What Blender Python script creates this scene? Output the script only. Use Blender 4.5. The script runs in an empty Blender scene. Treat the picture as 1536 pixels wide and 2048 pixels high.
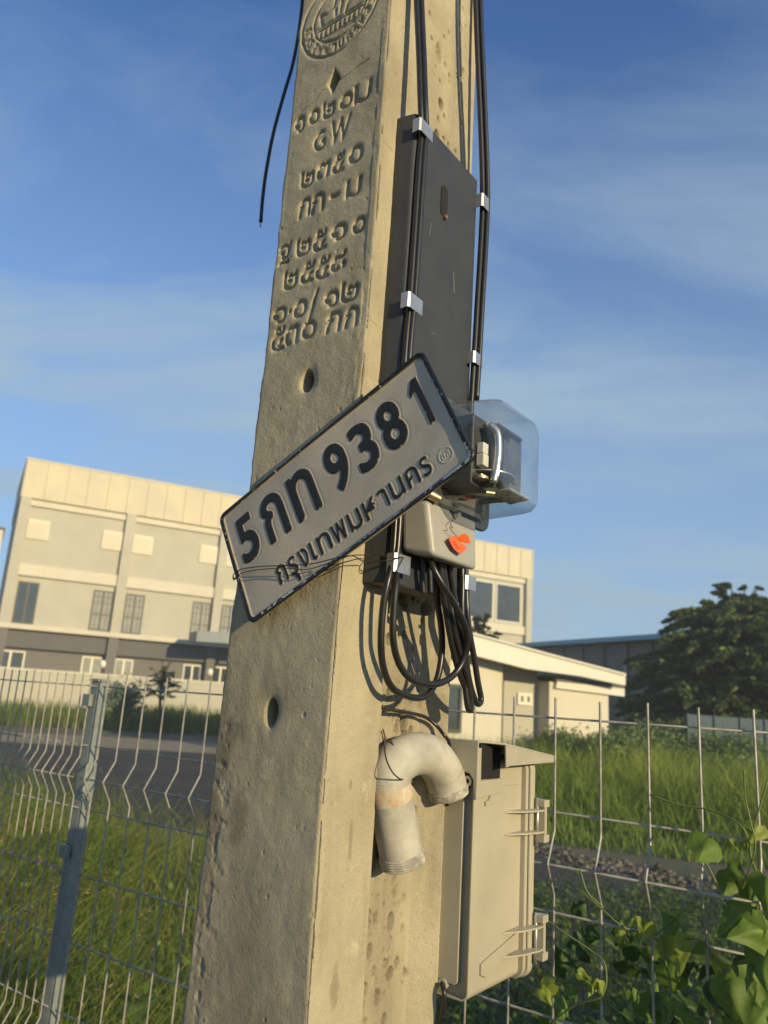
import bpy, bmesh, math, random
import numpy as np
from mathutils import Vector, Matrix
random.seed(7); rng=np.random.default_rng(7)
SC=bpy.context.scene; COL=SC.collection
R_=math.radians

# ------------------------------------------------------------------ camera
FPX=1525.0; CX,CY=768.0,1024.0
EYE=np.array([0,0,1.62])
def camdir(px,py): return np.array([px-CX,-(py-CY),-FPX])
_up=camdir(1168.,-5120.); _up/=np.linalg.norm(_up)
_f=np.array([0,0,-1.]); _y=_f-_up*(_f@_up); _y/=np.linalg.norm(_y)
RC=np.stack([np.cross(_y,_up),_y,_up])          # world = RC @ cam
cd=bpy.data.cameras.new('camera'); cam=bpy.data.objects.new('camera',cd); COL.objects.link(cam)
cd.sensor_fit='VERTICAL'; cd.sensor_height=36; cd.sensor_width=27; cd.lens=36*FPX/2048
cd.clip_start=.02; cd.clip_end=6000
M=Matrix([list(RC[i])+[EYE[i]] for i in range(3)]+[[0,0,0,1]]); cam.matrix_world=M
cd.dof.use_dof=True; cd.dof.focus_distance=.92; cd.dof.aperture_fstop=7.5
SC.camera=cam

# ------------------------------------------------------------------ sky, sun, exposure
SUN_AZ,SUN_EL=138.5,15.0                        # azimuth clockwise from +Y
w=bpy.data.worlds.new('World'); SC.world=w; w.use_nodes=True
nt=w.node_tree; nt.nodes.clear(); N=nt.nodes.new; L=nt.links.new
out=N('ShaderNodeOutputWorld'); bg=N('ShaderNodeBackground'); L(bg.outputs[0],out.inputs[0])
sky=N('ShaderNodeTexSky'); sky.sky_type='NISHITA'; sky.sun_disc=False
sky.sun_elevation=R_(SUN_EL); sky.sun_rotation=R_(SUN_AZ); sky.air_density=1.0; sky.dust_density=.6; sky.ozone_density=1.6
tc=N('ShaderNodeTexCoord'); sep=N('ShaderNodeSeparateXYZ'); L(tc.outputs['Generated'],sep.inputs[0])
# wispy cloud layer: project the view direction onto a flat layer overhead
mx=N('ShaderNodeMath'); mx.operation='MAXIMUM'; mx.inputs[1].default_value=.06; L(sep.outputs['Z'],mx.inputs[0])
add=N('ShaderNodeMath'); add.operation='ADD'; add.inputs[1].default_value=.12; L(mx.outputs[0],add.inputs[0])
dx=N('ShaderNodeMath'); dx.operation='DIVIDE'; L(sep.outputs['X'],dx.inputs[0]); L(add.outputs[0],dx.inputs[1])
dy=N('ShaderNodeMath'); dy.operation='DIVIDE'; L(sep.outputs['Y'],dy.inputs[0]); L(add.outputs[0],dy.inputs[1])
cmb=N('ShaderNodeCombineXYZ'); L(dx.outputs[0],cmb.inputs[0]); L(dy.outputs[0],cmb.inputs[1])
mp=N('ShaderNodeMapping'); mp.inputs['Rotation'].default_value=(0,0,R_(-38)); mp.inputs['Scale'].default_value=(.55,1.15,1); mp.inputs['Location'].default_value=(2.3,.75,0)
L(cmb.outputs[0],mp.inputs[0])
n1=N('ShaderNodeTexNoise'); n1.inputs['Scale'].default_value=1.9; n1.inputs['Detail'].default_value=10; n1.inputs['Roughness'].default_value=.60; n1.inputs['Distortion'].default_value=.5; L(mp.outputs[0],n1.inputs[0])
n2=N('ShaderNodeTexNoise'); n2.inputs['Scale'].default_value=.62; n2.inputs['Detail'].default_value=3; L(mp.outputs[0],n2.inputs[0])
mu=N('ShaderNodeMath'); mu.operation='MULTIPLY'; L(n1.outputs[0],mu.inputs[0]); L(n2.outputs[0],mu.inputs[1])
cr=N('ShaderNodeValToRGB'); cr.color_ramp.elements[0].position=.19; cr.color_ramp.elements[1].position=.37
cr.color_ramp.elements[0].color=(0,0,0,1); cr.color_ramp.elements[1].color=(.52,.52,.52,1); L(mu.outputs[0],cr.inputs[0])
# thin bright veil low over the horizon
hz=N('ShaderNodeMapRange'); hz.inputs[1].default_value=.0; hz.inputs[2].default_value=.72; hz.inputs[3].default_value=.80; hz.inputs[4].default_value=.0; L(sep.outputs['Z'],hz.inputs[0])
mxs=N('ShaderNodeMath'); mxs.operation='ADD'; mxs.use_clamp=True; L(cr.outputs[0],mxs.inputs[0]); L(hz.outputs[0],mxs.inputs[1])
mix=N('ShaderNodeMix'); mix.data_type='RGBA'; L(mxs.outputs[0],mix.inputs['Factor'])
hs=N('ShaderNodeMix'); hs.data_type='RGBA'; hs.blend_type='MULTIPLY'; hs.inputs['Factor'].default_value=1.0; L(sky.outputs[0],hs.inputs['A']); hs.inputs['B'].default_value=(.80,1.26,1.90,1)
L(hs.outputs['Result'],mix.inputs['A']); mix.inputs['B'].default_value=(3.6,5.0,6.3,1)
L(mix.outputs['Result'],bg.inputs[0]); bg.inputs[1].default_value=.086
sl=bpy.data.lights.new('sun','SUN'); sl.energy=4.9; sl.angle=R_(.55); sl.color=(1.0,.79,.44)
sun=bpy.data.objects.new('sun',sl); COL.objects.link(sun)
sd=Vector((math.sin(R_(SUN_AZ))*math.cos(R_(SUN_EL)),math.cos(R_(SUN_AZ))*math.cos(R_(SUN_EL)),math.sin(R_(SUN_EL))))
sun.rotation_euler=sd.to_track_quat('Z','Y').to_euler(); sun.location=(6,-10,8)
SC.view_settings.view_transform='Standard'; SC.view_settings.look='None'; SC.view_settings.exposure=0.22; SC.view_settings.gamma=1.0
SC.cycles.max_bounces=8; SC.cycles.transparent_max_bounces=16

# ------------------------------------------------------------------ helpers
def dv(a): return np.array([math.sin(R_(a)),math.cos(R_(a)),0.])
TH=37.3; UA=dv(TH-90); UB=dv(TH); UZ=np.array([0,0,1.])
ORG=np.array([-0.04277562,0.81143018,0.])       # pole corner on the ground
def W(a,b,z): return ORG+UA*a+UB*b+UZ*z          # pole frame -> world
def ray(px,py):
    v=RC@camdir(px,py); return v/np.linalg.norm(v)
def isect(px,py,P,n):
    r=ray(px,py); return EYE+r*(((P-EYE)@n)/(r@n))
def onA(px,py,a=0.):                             # point of the pole's meter side, offset a
    X=isect(px,py,ORG+UA*a,UA)-ORG; return np.array([X@UA,X@UB,X[2]])
def onB(px,py,b=0.):
    X=isect(px,py,ORG+UB*b,UB)-ORG; return np.array([X@UA,X@UB,X[2]])
def WA(px,py,a=0.): return W(*onA(px,py,a))
def at(px,py,D): return EYE+ray(px,py)*D

class MB:
    def __init__(s): s.v=[]; s.f=[]
    def add(s,vs,fs):
        n=len(s.v); s.v+= [tuple(map(float,p)) for p in vs]; s.f+=[tuple(i+n for i in f) for f in fs]; return s
    def hexa(s,p): # 8 points: bottom 4, top 4
        return s.add(p,[(3,2,1,0),(4,5,6,7),(0,1,5,4),(1,2,6,5),(2,3,7,6),(3,0,4,7)])
    def box(s,o,ex,ey,ez): # corner o, edge vectors
        o,ex,ey,ez=map(np.array,(o,ex,ey,ez)); return s.hexa([o,o+ex,o+ex+ey,o+ey,o+ez,o+ex+ez,o+ex+ey+ez,o+ey+ez])
    def prism(s,poly,ext):
        n=len(poly); e=np.array(ext); P=[np.array(p) for p in poly]
        return s.add(P+[p+e for p in P],[tuple(range(n))[::-1],tuple(range(n,2*n))]+[(i,(i+1)%n,(i+1)%n+n,i+n) for i in range(n)])
    def tube(s,pts,r,k=10,cap=True):
        pts=[np.array(p,float) for p in pts]; n=len(pts); rr=r if hasattr(r,'__len__') else [r]*n
        T=[]
        for i in range(n):
            t=pts[min(i+1,n-1)]-pts[max(i-1,0)]; T.append(t/max(np.linalg.norm(t),1e-9))
        u=np.cross(T[0],[0.13,0.31,.94]); u/=np.linalg.norm(u); vs=[];
        for i in range(n):
            u=u-T[i]*(u@T[i]); u/=np.linalg.norm(u); q=np.cross(T[i],u)
            for j in range(k):
                a=2*math.pi*j/k; vs.append(pts[i]+rr[i]*(math.cos(a)*u+math.sin(a)*q))
        fs=[(i*k+j,i*k+(j+1)%k,(i+1)*k+(j+1)%k,(i+1)*k+j) for i in range(n-1) for j in range(k)]
        if cap: fs+=[tuple(range(k))[::-1],tuple(range((n-1)*k,n*k))]
        return s.add(vs,fs)
    def build(s,name,mat,parent=None,smooth=False,bevel=0,bseg=2,loc=None):
        me=bpy.data.meshes.new(name); base=np.array(parent.location) if parent is not None and parent.type=='EMPTY' else None
        if parent is not None and parent.type!='EMPTY':
            base=np.array(parent.matrix_world.translation)
            base=np.array(parent['_base']) if '_base' in parent else base
        vs=np.array(s.v)
        org=base if base is not None else (np.array(loc) if loc is not None else np.zeros(3))
        me.from_pydata((vs-org).tolist(),[],s.f); me.validate(); me.materials.append(mat)
        bm=bmesh.new(); bm.from_mesh(me); bmesh.ops.recalc_face_normals(bm,faces=bm.faces); bm.to_mesh(me); bm.free()
        o=bpy.data.objects.new(name,me); COL.objects.link(o)
        if parent is not None: o.parent=parent; BASE[o.name]=org
        elif loc is not None: o.location=loc
        o_base=org
        BASE[o.name]=org
        if smooth:
            me.polygons.foreach_set('use_smooth',[True]*len(me.polygons))
            if smooth=='auto':
                me.set_sharp_from_angle(angle=R_(40))
        if bevel:
            m=o.modifiers.new('bevel','BEVEL'); m.width=bevel; m.segments=bseg; m.limit_method='ANGLE'; m.angle_limit=R_(35)
        return o
BASE={}
def sub(mb,name,mat,parent,**k):                # part of a part: vertices relative to the part's origin
    org=BASE[parent.name]; me_v=[tuple(np.array(v)-org) for v in mb.v]
    t=MB(); t.v=me_v; t.f=mb.f
    o=t.build(name,mat,None,**k); o.parent=parent; BASE[o.name]=org; return o
def thing(name,label,cat,loc,group=None):
    o=bpy.data.objects.new(name,None); COL.objects.link(o); o.location=tuple(loc); o.empty_display_size=.05
    return tag(o,label,cat,group)
def tag(o,label=None,cat=None,group=None,kind=None):
    if label: o['label']=label
    if cat: o['category']=cat
    if group: o['group']=group
    if kind: o['kind']=kind
    return o
def smoothpath(pts,n=8):
    P=[np.array(p,float) for p in pts]; P=[2*P[0]-P[1]]+P+[2*P[-1]-P[-2]]; o=[]
    for i in range(1,len(P)-2):
        for k in range(n):
            t=k/n; a,b,c,d=P[i-1],P[i],P[i+1],P[i+2]
            o.append(.5*((2*b)+(-a+c)*t+(2*a-5*b+4*c-d)*t*t+(-a+3*b-3*c+d)*t**3))
    o.append(P[-2]); return o
def roundrect(x0,x1,y0,y1,r,k=6):
    o=[]
    for cx,cy,a0 in ((x1-r,y1-r,0),(x0+r,y1-r,90),(x0+r,y0+r,180),(x1-r,y0+r,270)):
        for i in range(k+1):
            a=R_(a0+90*i/k); o.append((cx+r*math.cos(a),cy+r*math.sin(a)))
    return o

# ------------------------------------------------------------------ materials
def mat(name,col,rough=.6,metal=0.,bump=0.,bscale=60.,var=0.,vscale=8.,spec=.5,col2=None,attr=None,detail=6,trans=0,coat=0,vmask=(.35,.65)):
    m=bpy.data.materials.new(name); m.use_nodes=True; t=m.node_tree; b=t.nodes['Principled BSDF']
    b.inputs['Base Color'].default_value=(*col,1); b.inputs['Roughness'].default_value=rough; b.inputs['Metallic'].default_value=metal
    b.inputs['Specular IOR Level'].default_value=spec
    if coat: b.inputs['Coat Weight'].default_value=coat
    if trans: b.inputs['Transmission Weight'].default_value=trans
    tcn=t.nodes.new('ShaderNodeTexCoord')
    last=None
    if col2 is not None or var:
        n=t.nodes.new('ShaderNodeTexNoise'); n.inputs['Scale'].default_value=vscale; n.inputs['Detail'].default_value=detail; n.inputs['Roughness'].default_value=.62
        t.links.new(tcn.outputs['Object'],n.inputs[0])
        r=t.nodes.new('ShaderNodeMapRange'); r.inputs[1].default_value=vmask[0]; r.inputs[2].default_value=vmask[1]; t.links.new(n.outputs[0],r.inputs[0])
        x=t.nodes.new('ShaderNodeMix'); x.data_type='RGBA'; t.links.new(r.outputs[0],x.inputs['Factor'])
        c2=col2 if col2 is not None else tuple(c*(1-var) for c in col)
        x.inputs['A'].default_value=(*col,1); x.inputs['B'].default_value=(*c2,1); last=x.outputs['Result']
    if attr:
        a=t.nodes.new('ShaderNodeAttribute'); a.attribute_name=attr
        x=t.nodes.new('ShaderNodeMix'); x.data_type='RGBA'; x.blend_type='MULTIPLY'; x.inputs['Factor'].default_value=1
        if last is not None: t.links.new(last,x.inputs['A'])
        else: x.inputs['A'].default_value=(*col,1)
        t.links.new(a.outputs['Color'],x.inputs['B']); last=x.outputs['Result']
    if last is not None: t.links.new(last,b.inputs['Base Color'])
    if bump:
        n=t.nodes.new('ShaderNodeTexNoise'); n.inputs['Scale'].default_value=bscale; n.inputs['Detail'].default_value=8; n.inputs['Roughness'].default_value=.6
        t.links.new(tcn.outputs['Object'],n.inputs[0])
        bp=t.nodes.new('ShaderNodeBump'); bp.inputs['Strength'].default_value=1; bp.inputs['Distance'].default_value=bump
        t.links.new(n.outputs[0],bp.inputs['Height']); t.links.new(bp.outputs[0],b.inputs['Normal'])
    return m
def leafmat(name,col,attr='tint',trans=.35,rough=.55):
    m=bpy.data.materials.new(name); m.use_nodes=True; t=m.node_tree; t.nodes.clear()
    o=t.nodes.new('ShaderNodeOutputMaterial'); d=t.nodes.new('ShaderNodeBsdfPrincipled'); tr=t.nodes.new('ShaderNodeBsdfTranslucent'); mx=t.nodes.new('ShaderNodeMixShader')
    d.inputs['Roughness'].default_value=rough; d.inputs['Specular IOR Level'].default_value=.35
    a=t.nodes.new('ShaderNodeAttribute'); a.attribute_name=attr
    x=t.nodes.new('ShaderNodeMix'); x.data_type='RGBA'; x.blend_type='MULTIPLY'; x.inputs['Factor'].default_value=1; x.inputs['A'].default_value=(*col,1)
    t.links.new(a.outputs['Color'],x.inputs['B']); t.links.new(x.outputs['Result'],d.inputs['Base Color']); t.links.new(x.outputs['Result'],tr.inputs['Color'])
    mx.inputs[0].default_value=trans; t.links.new(d.outputs[0],mx.inputs[1]); t.links.new(tr.outputs[0],mx.inputs[2]); t.links.new(mx.outputs[0],o.inputs[0])
    return m
def glassmat(name,tint=(.93,.95,.955),base=.06):
    m=bpy.data.materials.new(name); m.use_nodes=True; t=m.node_tree; t.nodes.clear()
    o=t.nodes.new('ShaderNodeOutputMaterial'); tr=t.nodes.new('ShaderNodeBsdfTransparent'); g=t.nodes.new('ShaderNodeBsdfGlossy'); df=t.nodes.new('ShaderNodeBsdfDiffuse'); mx=t.nodes.new('ShaderNodeMixShader'); m2=t.nodes.new('ShaderNodeMixShader')
    lw=t.nodes.new('ShaderNodeLayerWeight'); lw.inputs[0].default_value=.5
    r=t.nodes.new('ShaderNodeMapRange'); r.inputs[1].default_value=.15; r.inputs[2].default_value=1; r.inputs[3].default_value=base; r.inputs[4].default_value=.55
    t.links.new(lw.outputs['Facing'],r.inputs[0]); t.links.new(r.outputs[0],mx.inputs[0])
    tr.inputs[0].default_value=(*tint,1); g.inputs['Roughness'].default_value=.06
    # thin film of dust
    n=t.nodes.new('ShaderNodeTexNoise'); n.inputs['Scale'].default_value=45; n.inputs['Detail'].default_value=8; tcn=t.nodes.new('ShaderNodeTexCoord'); t.links.new(tcn.outputs['Object'],n.inputs[0])
    r2=t.nodes.new('ShaderNodeMapRange'); r2.inputs[1].default_value=.35; r2.inputs[2].default_value=.75; r2.inputs[3].default_value=.01; r2.inputs[4].default_value=.08; t.links.new(n.outputs[0],r2.inputs[0])
    df.inputs[0].default_value=(.45,.47,.45,1)
    t.links.new(tr.outputs[0],mx.inputs[1]); t.links.new(g.outputs[0],mx.inputs[2]); t.links.new(mx.outputs[0],m2.inputs[1]); t.links.new(df.outputs[0],m2.inputs[2]); t.links.new(r2.outputs[0],m2.inputs[0]); t.links.new(m2.outputs[0],o.inputs[0])
    return m
Mt={}
Mt['board']=mat('dark_grey_plastic',(.042,.047,.056),.5,bump=.0002,bscale=400,var=.2,vscale=20,spec=.35)
Mt['cable']=mat('black_rubber',(.018,.018,.019),.33,spec=.5,var=.3,vscale=60,bump=.0001,bscale=300)
Mt['alu']=mat('aluminium_strap',(.50,.52,.54),.38,metal=.8,bump=.00015,bscale=220,var=.15,vscale=90)
Mt['beige']=mat('beige_plastic',(.40,.37,.285),.42,var=.17,vscale=9,bump=.00008,bscale=420,detail=10)
Mt['gasket']=mat('dark_gasket',(.04,.04,.038),.7)
Mt['pvc']=mat('weathered_pvc',(.46,.44,.38),.6,var=.35,vscale=22,bump=.0012,bscale=60)
Mt['pvcthread']=mat('chalky_pipe_end',(.52,.50,.44),.8,var=.6,vscale=90,bump=.0012,bscale=160)
Mt['rust']=mat('rust_stain',(.46,.30,.16),.8,col2=(.52,.48,.40),vscale=70,bump=.0004,bscale=90)
Mt['greybox']=mat('grey_plastic_cover',(.33,.33,.315),.45,var=.12,vscale=30,bump=.0001,bscale=260)
Mt['tray']=mat('meter_tray_plastic',(.075,.08,.085),.4,var=.2,vscale=30)
Mt['steel']=mat('galvanised_steel',(.62,.62,.60),.42,metal=.75,var=.25,vscale=55,bump=.0003,bscale=120)
Mt['wire']=mat('galvanised_wire',(.42,.41,.375),.5,metal=.4,var=.4,vscale=45,bump=.0003,bscale=160)
Mt['post']=mat('grey_green_steel_post',(.26,.29,.28),.42,metal=.2,var=.25,vscale=30,bump=.0002,bscale=100)
Mt['tie']=mat('dark_tie_wire',(.06,.05,.045),.5,metal=.5)
Mt['copper']=mat('copper',(.55,.25,.12),.4,metal=.8)
Mt['orange']=mat('orange_plastic_tag',(.85,.13,.03),.5)
Mt['brass']=mat('dull_brass',(.55,.45,.28),.35,metal=.8,var=.3,vscale=80)
Mt['white']=mat('white_plastic',(.75,.73,.66),.5,var=.08,vscale=60)
Mt['black']=mat('black_enamel',(.012,.013,.014),.3,bump=.0003,bscale=160,col2=(.03,.03,.03),vscale=120)
Mt['hollow']=mat('dark_hollow',(.006,.006,.007),.8)  # near black that stands in for the shade inside openings
Mt['glass']=glassmat('clear_cover')
Mt['inner']=mat('meter_frame_metal',(.12,.125,.13),.35,metal=.5,var=.3,vscale=60)
Mt['label']=mat('meter_dial_plate',(.42,.40,.34),.5,col2=(.1,.09,.08),vscale=210,vmask=(.42,.62))

def concrete(name,c1,c2,c3):
    m=bpy.data.materials.new(name); m.use_nodes=True; t=m.node_tree; b=t.nodes['Principled BSDF']; N=t.nodes.new; L=t.links.new
    b.inputs['Roughness'].default_value=.88; b.inputs['Specular IOR Level'].default_value=.25
    tc=N('ShaderNodeTexCoord')
    def noise(s,d=8,r=.6,scl=None):
        n=N('ShaderNodeTexNoise'); n.inputs['Scale'].default_value=s; n.inputs['Detail'].default_value=d; n.inputs['Roughness'].default_value=r
        if scl:
            mp=N('ShaderNodeMapping'); mp.inputs['Scale'].default_value=scl; L(tc.outputs['Object'],mp.inputs[0]); L(mp.outputs[0],n.inputs[0])
        else: L(tc.outputs['Object'],n.inputs[0])
        return n.outputs[0]
    def mixc(f,A,B,lo,hi):
        r=N('ShaderNodeMapRange'); r.inputs[1].default_value=lo; r.inputs[2].default_value=hi; L(f,r.inputs[0])
        x=N('ShaderNodeMix'); x.data_type='RGBA'; L(r.outputs[0],x.inputs['Factor'])
        for s,v in (('A',A),('B',B)):
            if isinstance(v,tuple): x.inputs[s].default_value=(*v,1)
            else: L(v,x.inputs[s])
        return x.outputs['Result']
    base=mixc(noise(7,9,.65),c1,c2,.35,.65)
    base=mixc(noise(16,6,.6,(1,1,.12)),base,c3,.52,.85)          # vertical run marks
    base=mixc(noise(9,10,.72,(1,1,.35)),base,tuple(v*.80 for v in (c2[0]*.98,c2[1],c2[2]*1.12)),.54,.72)
    base=mixc(noise(28,8,.7),base,tuple(min(1,v*1.16) for v in c1),.56,.75)
    base=mixc(noise(340,3,.5),base,tuple(v*.55 for v in c2),.62,.82)   # sand grains
    base=mixc(noise(520,2,.5),base,tuple(min(1,v*1.35) for v in c1),.64,.8)
    a=N('ShaderNodeAttribute'); a.attribute_name='stain_shade'
    x=N('ShaderNodeMix'); x.data_type='RGBA'; x.blend_type='MULTIPLY'; x.inputs['Factor'].default_value=1; L(base,x.inputs['A']); L(a.outputs['Color'],x.inputs['B'])
    L(x.outputs['Result'],b.inputs['Base Color'])
    s=N('ShaderNodeMath'); s.operation='MULTIPLY_ADD'; L(noise(420,5,.7),s.inputs[0]); s.inputs[1].default_value=.75; L(noise(90,8,.65),s.inputs[2])
    bp=N('ShaderNodeBump'); bp.inputs['Strength'].default_value=.9; bp.inputs['Distance'].default_value=.0016; L(s.outputs[0],bp.inputs['Height']); L(bp.outputs[0],b.inputs['Normal'])
    return m
Mt['concrete']=concrete('cast_concrete',(.44,.395,.285),(.34,.305,.215),(.285,.255,.185))

# ------------------------------------------------------------------ glyphs
_gc={}
def glyph(ch):
    if ch in _gc: return _gc[ch]
    c=bpy.data.curves.new('g','FONT'); c.body=ch; o=bpy.data.objects.new('g',c); COL.objects.link(o)
    bpy.context.view_layer.update()
    me=bpy.data.meshes.new_from_object(o.evaluated_get(bpy.context.evaluated_depsgraph_get()))
    me.calc_loop_triangles(); v=np.array([x.co[:2] for x in me.vertices]); t=np.array([x.vertices[:] for x in me.loop_triangles])
    bpy.data.objects.remove(o); bpy.data.curves.remove(c); bpy.data.meshes.remove(me)
    mn,mxx=v.min(0),v.max(0); v=(v-mn)/(mxx-mn); _gc[ch]=(v,t); return _gc[ch]
def raster(H,x0,dx_,y0,dy_,P,T,val=1.):
    """fill triangles (P in metres) into grid H[row,col]"""
    for t in T:
        p=P[t]; c0=int(np.floor((p[:,0].min()-x0)/dx_)); c1=int(np.ceil((p[:,0].max()-x0)/dx_)); r0=int(np.floor((p[:,1].min()-y0)/dy_)); r1=int(np.ceil((p[:,1].max()-y0)/dy_))
        c0=max(c0,0); r0=max(r0,0); c1=min(c1,H.shape[1]-1); r1=min(r1,H.shape[0]-1)
        if c1<c0 or r1<r0: continue
        X,Y=np.meshgrid(x0+dx_*np.arange(c0,c1+1),y0+dy_*np.arange(r0,r1+1))
        d=[(p[(k+1)%3,0]-p[k,0])*(Y-p[k,1])-(p[(k+1)%3,1]-p[k,1])*(X-p[k,0]) for k in range(3)]
        e=2e-9
        ins=((d[0]>=-e)&(d[1]>=-e)&(d[2]>=-e))|((d[0]<=e)&(d[1]<=e)&(d[2]<=e))
        H[r0:r1+1,c0:c1+1][ins]=val
def blur(H,n=1):
    for _ in range(n):
        H=(np.roll(H,1,0)+2*H+np.roll(H,-1,0))/4; H=(np.roll(H,1,1)+2*H+np.roll(H,-1,1))/4
    return H
def vnoise(x,y,s,seed):
    r=np.random.default_rng(seed); g=r.random((257,257)); X=x/s; Y=y/s; i=np.floor(X).astype(int); j=np.floor(Y).astype(int); fx=X-i; fy=Y-j
    fx=fx*fx*(3-2*fx); fy=fy*fy*(3-2*fy); i%=256; j%=256
    return (g[i,j]*(1-fx)*(1-fy)+g[i+1,j]*fx*(1-fy)+g[i,j+1]*(1-fx)*fy+g[i+1,j+1]*fx*fy)-.5
def fbm(x,y,s,seed,o=4):
    t=0;a=1.
    for k in range(o): t=t+a*vnoise(x,y,s/2**k,seed+k); a*=.5
    return t

# ------------------------------------------------------------------ utility pole
ZD=.00125
zrows=np.concatenate([[0,.3,.6,.9,1.1],np.arange(1.2,2.745,ZD),[2.8,3,4,6,9]]); NZ=len(zrows)
a0=np.interp(zrows,[1.2,1.3,1.5,1.7,1.85,2.0,2.2,2.4,2.7],[-.002,-.002,0,0,-.004,-.0105,-.0125,-.0105,-.009])
a1=np.interp(zrows,[1.2,1.35,1.53,1.7,1.87,2.03,2.27,2.7],[.1725,.171,.1675,.166,.160,.158,.158,.159])
NL=150
uL=np.linspace(0,1,NL)                            # letter face, left edge -> corner
A=a1[:,None]*(1-uL)+a0[:,None]*uL
Z=np.repeat(zrows[:,None],NL,1)
# engraving on its own regular grid
gx0,gdx,gz0,gdz=-.02,.0006,1.2,.0006; GW,GH=330,int(1.55/gdz)
G=np.zeros((GH,GW))
ROWS=[(2.3845,[('๑',.1374,.018,.026),('๐',.111,.018,.022),('๒',.0852,.021,.027),('๐',.055,.021,.022),('ม',.0272,.028,.030)]),
(2.341,[('G',.0967,.019,.030),('W',.0613,.033,.036)]),
(2.2885,[('๒',.1121,.023,.027),('๓',.0844,.022,.025),('๕',.0582,.020,.029),('๐',.0298,.023,.025)]),
(2.2415,[('ก',.1113,.020,.028),('ก',.0884,.022,.029),('-',.0597,.015,.005),('ม',.029,.024,.026)]),
(2.183,[('ฐ',.1399,.021,.030),('๒',.1063,.024,.027),('๕',.078,.023,.029),('๑',.0468,.025,.023),('๐',.0147,.021,.022)]),
(2.141,[('๒',.124,.024,.028),('๕',.0945,.023,.029),('๕',.0688,.023,.030),('๘',.043,.024,.027)]),
(2.0925,[('๑',.1373,.024,.022),('.',.119,.004,.004),('๐',.1009,.022,.024),('/',.0788,.014,.041),('๑',.0494,.023,.022),('๒',.0205,.027,.028)]),
(2.058,[('๕',.1353,.022,.032),('๓',.1111,.023,.026),('๐',.0818,.023,.023),('ก',.0421,.023,.027),('ก',.0146,.020,.026)])]
for zc,chs in ROWS:
    for ch,ac,wd,ht in chs:
        v,t=glyph(ch); dzz=random.uniform(-.0012,.0012); rot=random.uniform(-.07,.07)
        P=np.stack([(.5-v[:,0])*wd,(v[:,1]-.5)*ht],1); c_,s_=math.cos(rot),math.sin(rot)
        P=np.stack([P[:,0]*c_-P[:,1]*s_+ac,P[:,0]*s_+P[:,1]*c_+zc+dzz],1)
        raster(G,gx0,gdx,gz0,gdz,P,t)
# round seal: rings, ring lettering, bridge-like bars
GX,GZ=np.meshgrid(gx0+gdx*np.arange(GW),gz0+gdz*np.arange(GH))
ec=(.0805,2.545); er=np.hypot(GX-ec[0],GZ-ec[1]); 
G[np.abs(er-.0700)<.0016]=1; G[np.abs(er-.0475)<.0012]=1
txt='การไฟฟ้านครหลวง'; fl=[c for c in txt if c!='้']
for i,ch in enumerate(fl):
    th=R_(-176+172*i/(len(fl)-1)); v,t=glyph(ch)        # angle in view (x right), letters stand towards the centre
    wd,ht=.0085,.0125; q=np.stack([(v[:,0]-.5)*wd,(v[:,1]-.5)*ht],1)
    er_=np.array([math.cos(th),math.sin(th)]); tx=np.array([-er_[1],er_[0]])
    V=er_*.0588+q[:,:1]*tx-q[:,1:]*er_
    raster(G,gx0,gdx,gz0,gdz,np.stack([ec[0]-V[:,0],ec[1]+V[:,1]],1),t)
def line(a_,z_,a2_,z2_,wd):
    d=np.array([a2_-a_,z2_-z_]); l=np.linalg.norm(d); d/=l; s_=(GX-a_)*d[0]+(GZ-z_)*d[1]; q_=np.abs((GX-a_)*-d[1]+(GZ-z_)*d[0])
    G[(s_>0)&(s_<l)&(q_<wd)&(er<.0485)]=1
for zz in (2.5335,2.529,2.514,2.5105): line(.125,zz,.035,zz,.0008)
for aa in np.arange(.046,.118,.0085): line(aa,2.527,aa,2.515,.0011)
for (x,z_,x2,z2_) in ((.112,2.535,.118,2.556),(.118,2.556,.105,2.552),(.105,2.552,.092,2.560),(.092,2.560,.090,2.577),(.070,2.535,.066,2.553),(.066,2.553,.056,2.56),(.08,2.54,.078,2.562),(.087,2.538,.089,2.552)): line(x,z_,x2,z2_,.0016)
Gb=blur(G,2)*np.where(er<.078,.72,1.)
# pressed-in neighbourhood around letters
halo=blur((blur(G,10)>.03).astype(float),12)
def samp(grid,a,z):
    i=np.clip((a-gx0)/gdx,0,GW-1.001); j=np.clip((z-gz0)/gdz,0,GH-1.001); ii=i.astype(int); jj=j.astype(int); fi=i-ii; fj=j-jj
    return grid[jj,ii]*(1-fi)*(1-fj)+grid[jj,ii+1]*fi*(1-fj)+grid[jj+1,ii]*(1-fi)*fj+grid[jj+1,ii+1]*fi*fj
inz=((Z>1.2)&(Z<2.745)).astype(float)
jit=.0009*fbm(A,Z,.012,31,3)
D=.0040*samp(Gb,A+jit,Z+jit)*(1+.8*vnoise(A,Z,.009,33))+.0008*samp(halo,A,Z)
D+=.0022*fbm(A,Z,.16,3,4)+.0007*fbm(A,Z,.02,9,3)
def hole(D,X,Y,cx,cy,rx,ry,dep,seed,sharp=9):
    r=np.hypot((X-cx)/rx,(Y-cy)/ry)*(1+.35*vnoise(X*60+seed,Y*60,1.,seed)); return D+dep/(1+np.exp((r-1)*sharp))
D=hole(D,A,Z,.0768,1.9895,.0085,.0125,.07,5,22); D=hole(D,A,Z,.0768,1.9895,.013,.017,.003,6,5)
D=hole(D,A,Z,.0845,1.6005,.0085,.0135,.07,7,22); D=hole(D,A,Z,.0845,1.6005,.0125,.017,.003,8,5)
rt=np.abs((A-.080)*1.1)+np.abs(Z-2.427)*.62; D+=.02/(1+np.exp((rt-.0105)/.0009))
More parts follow.
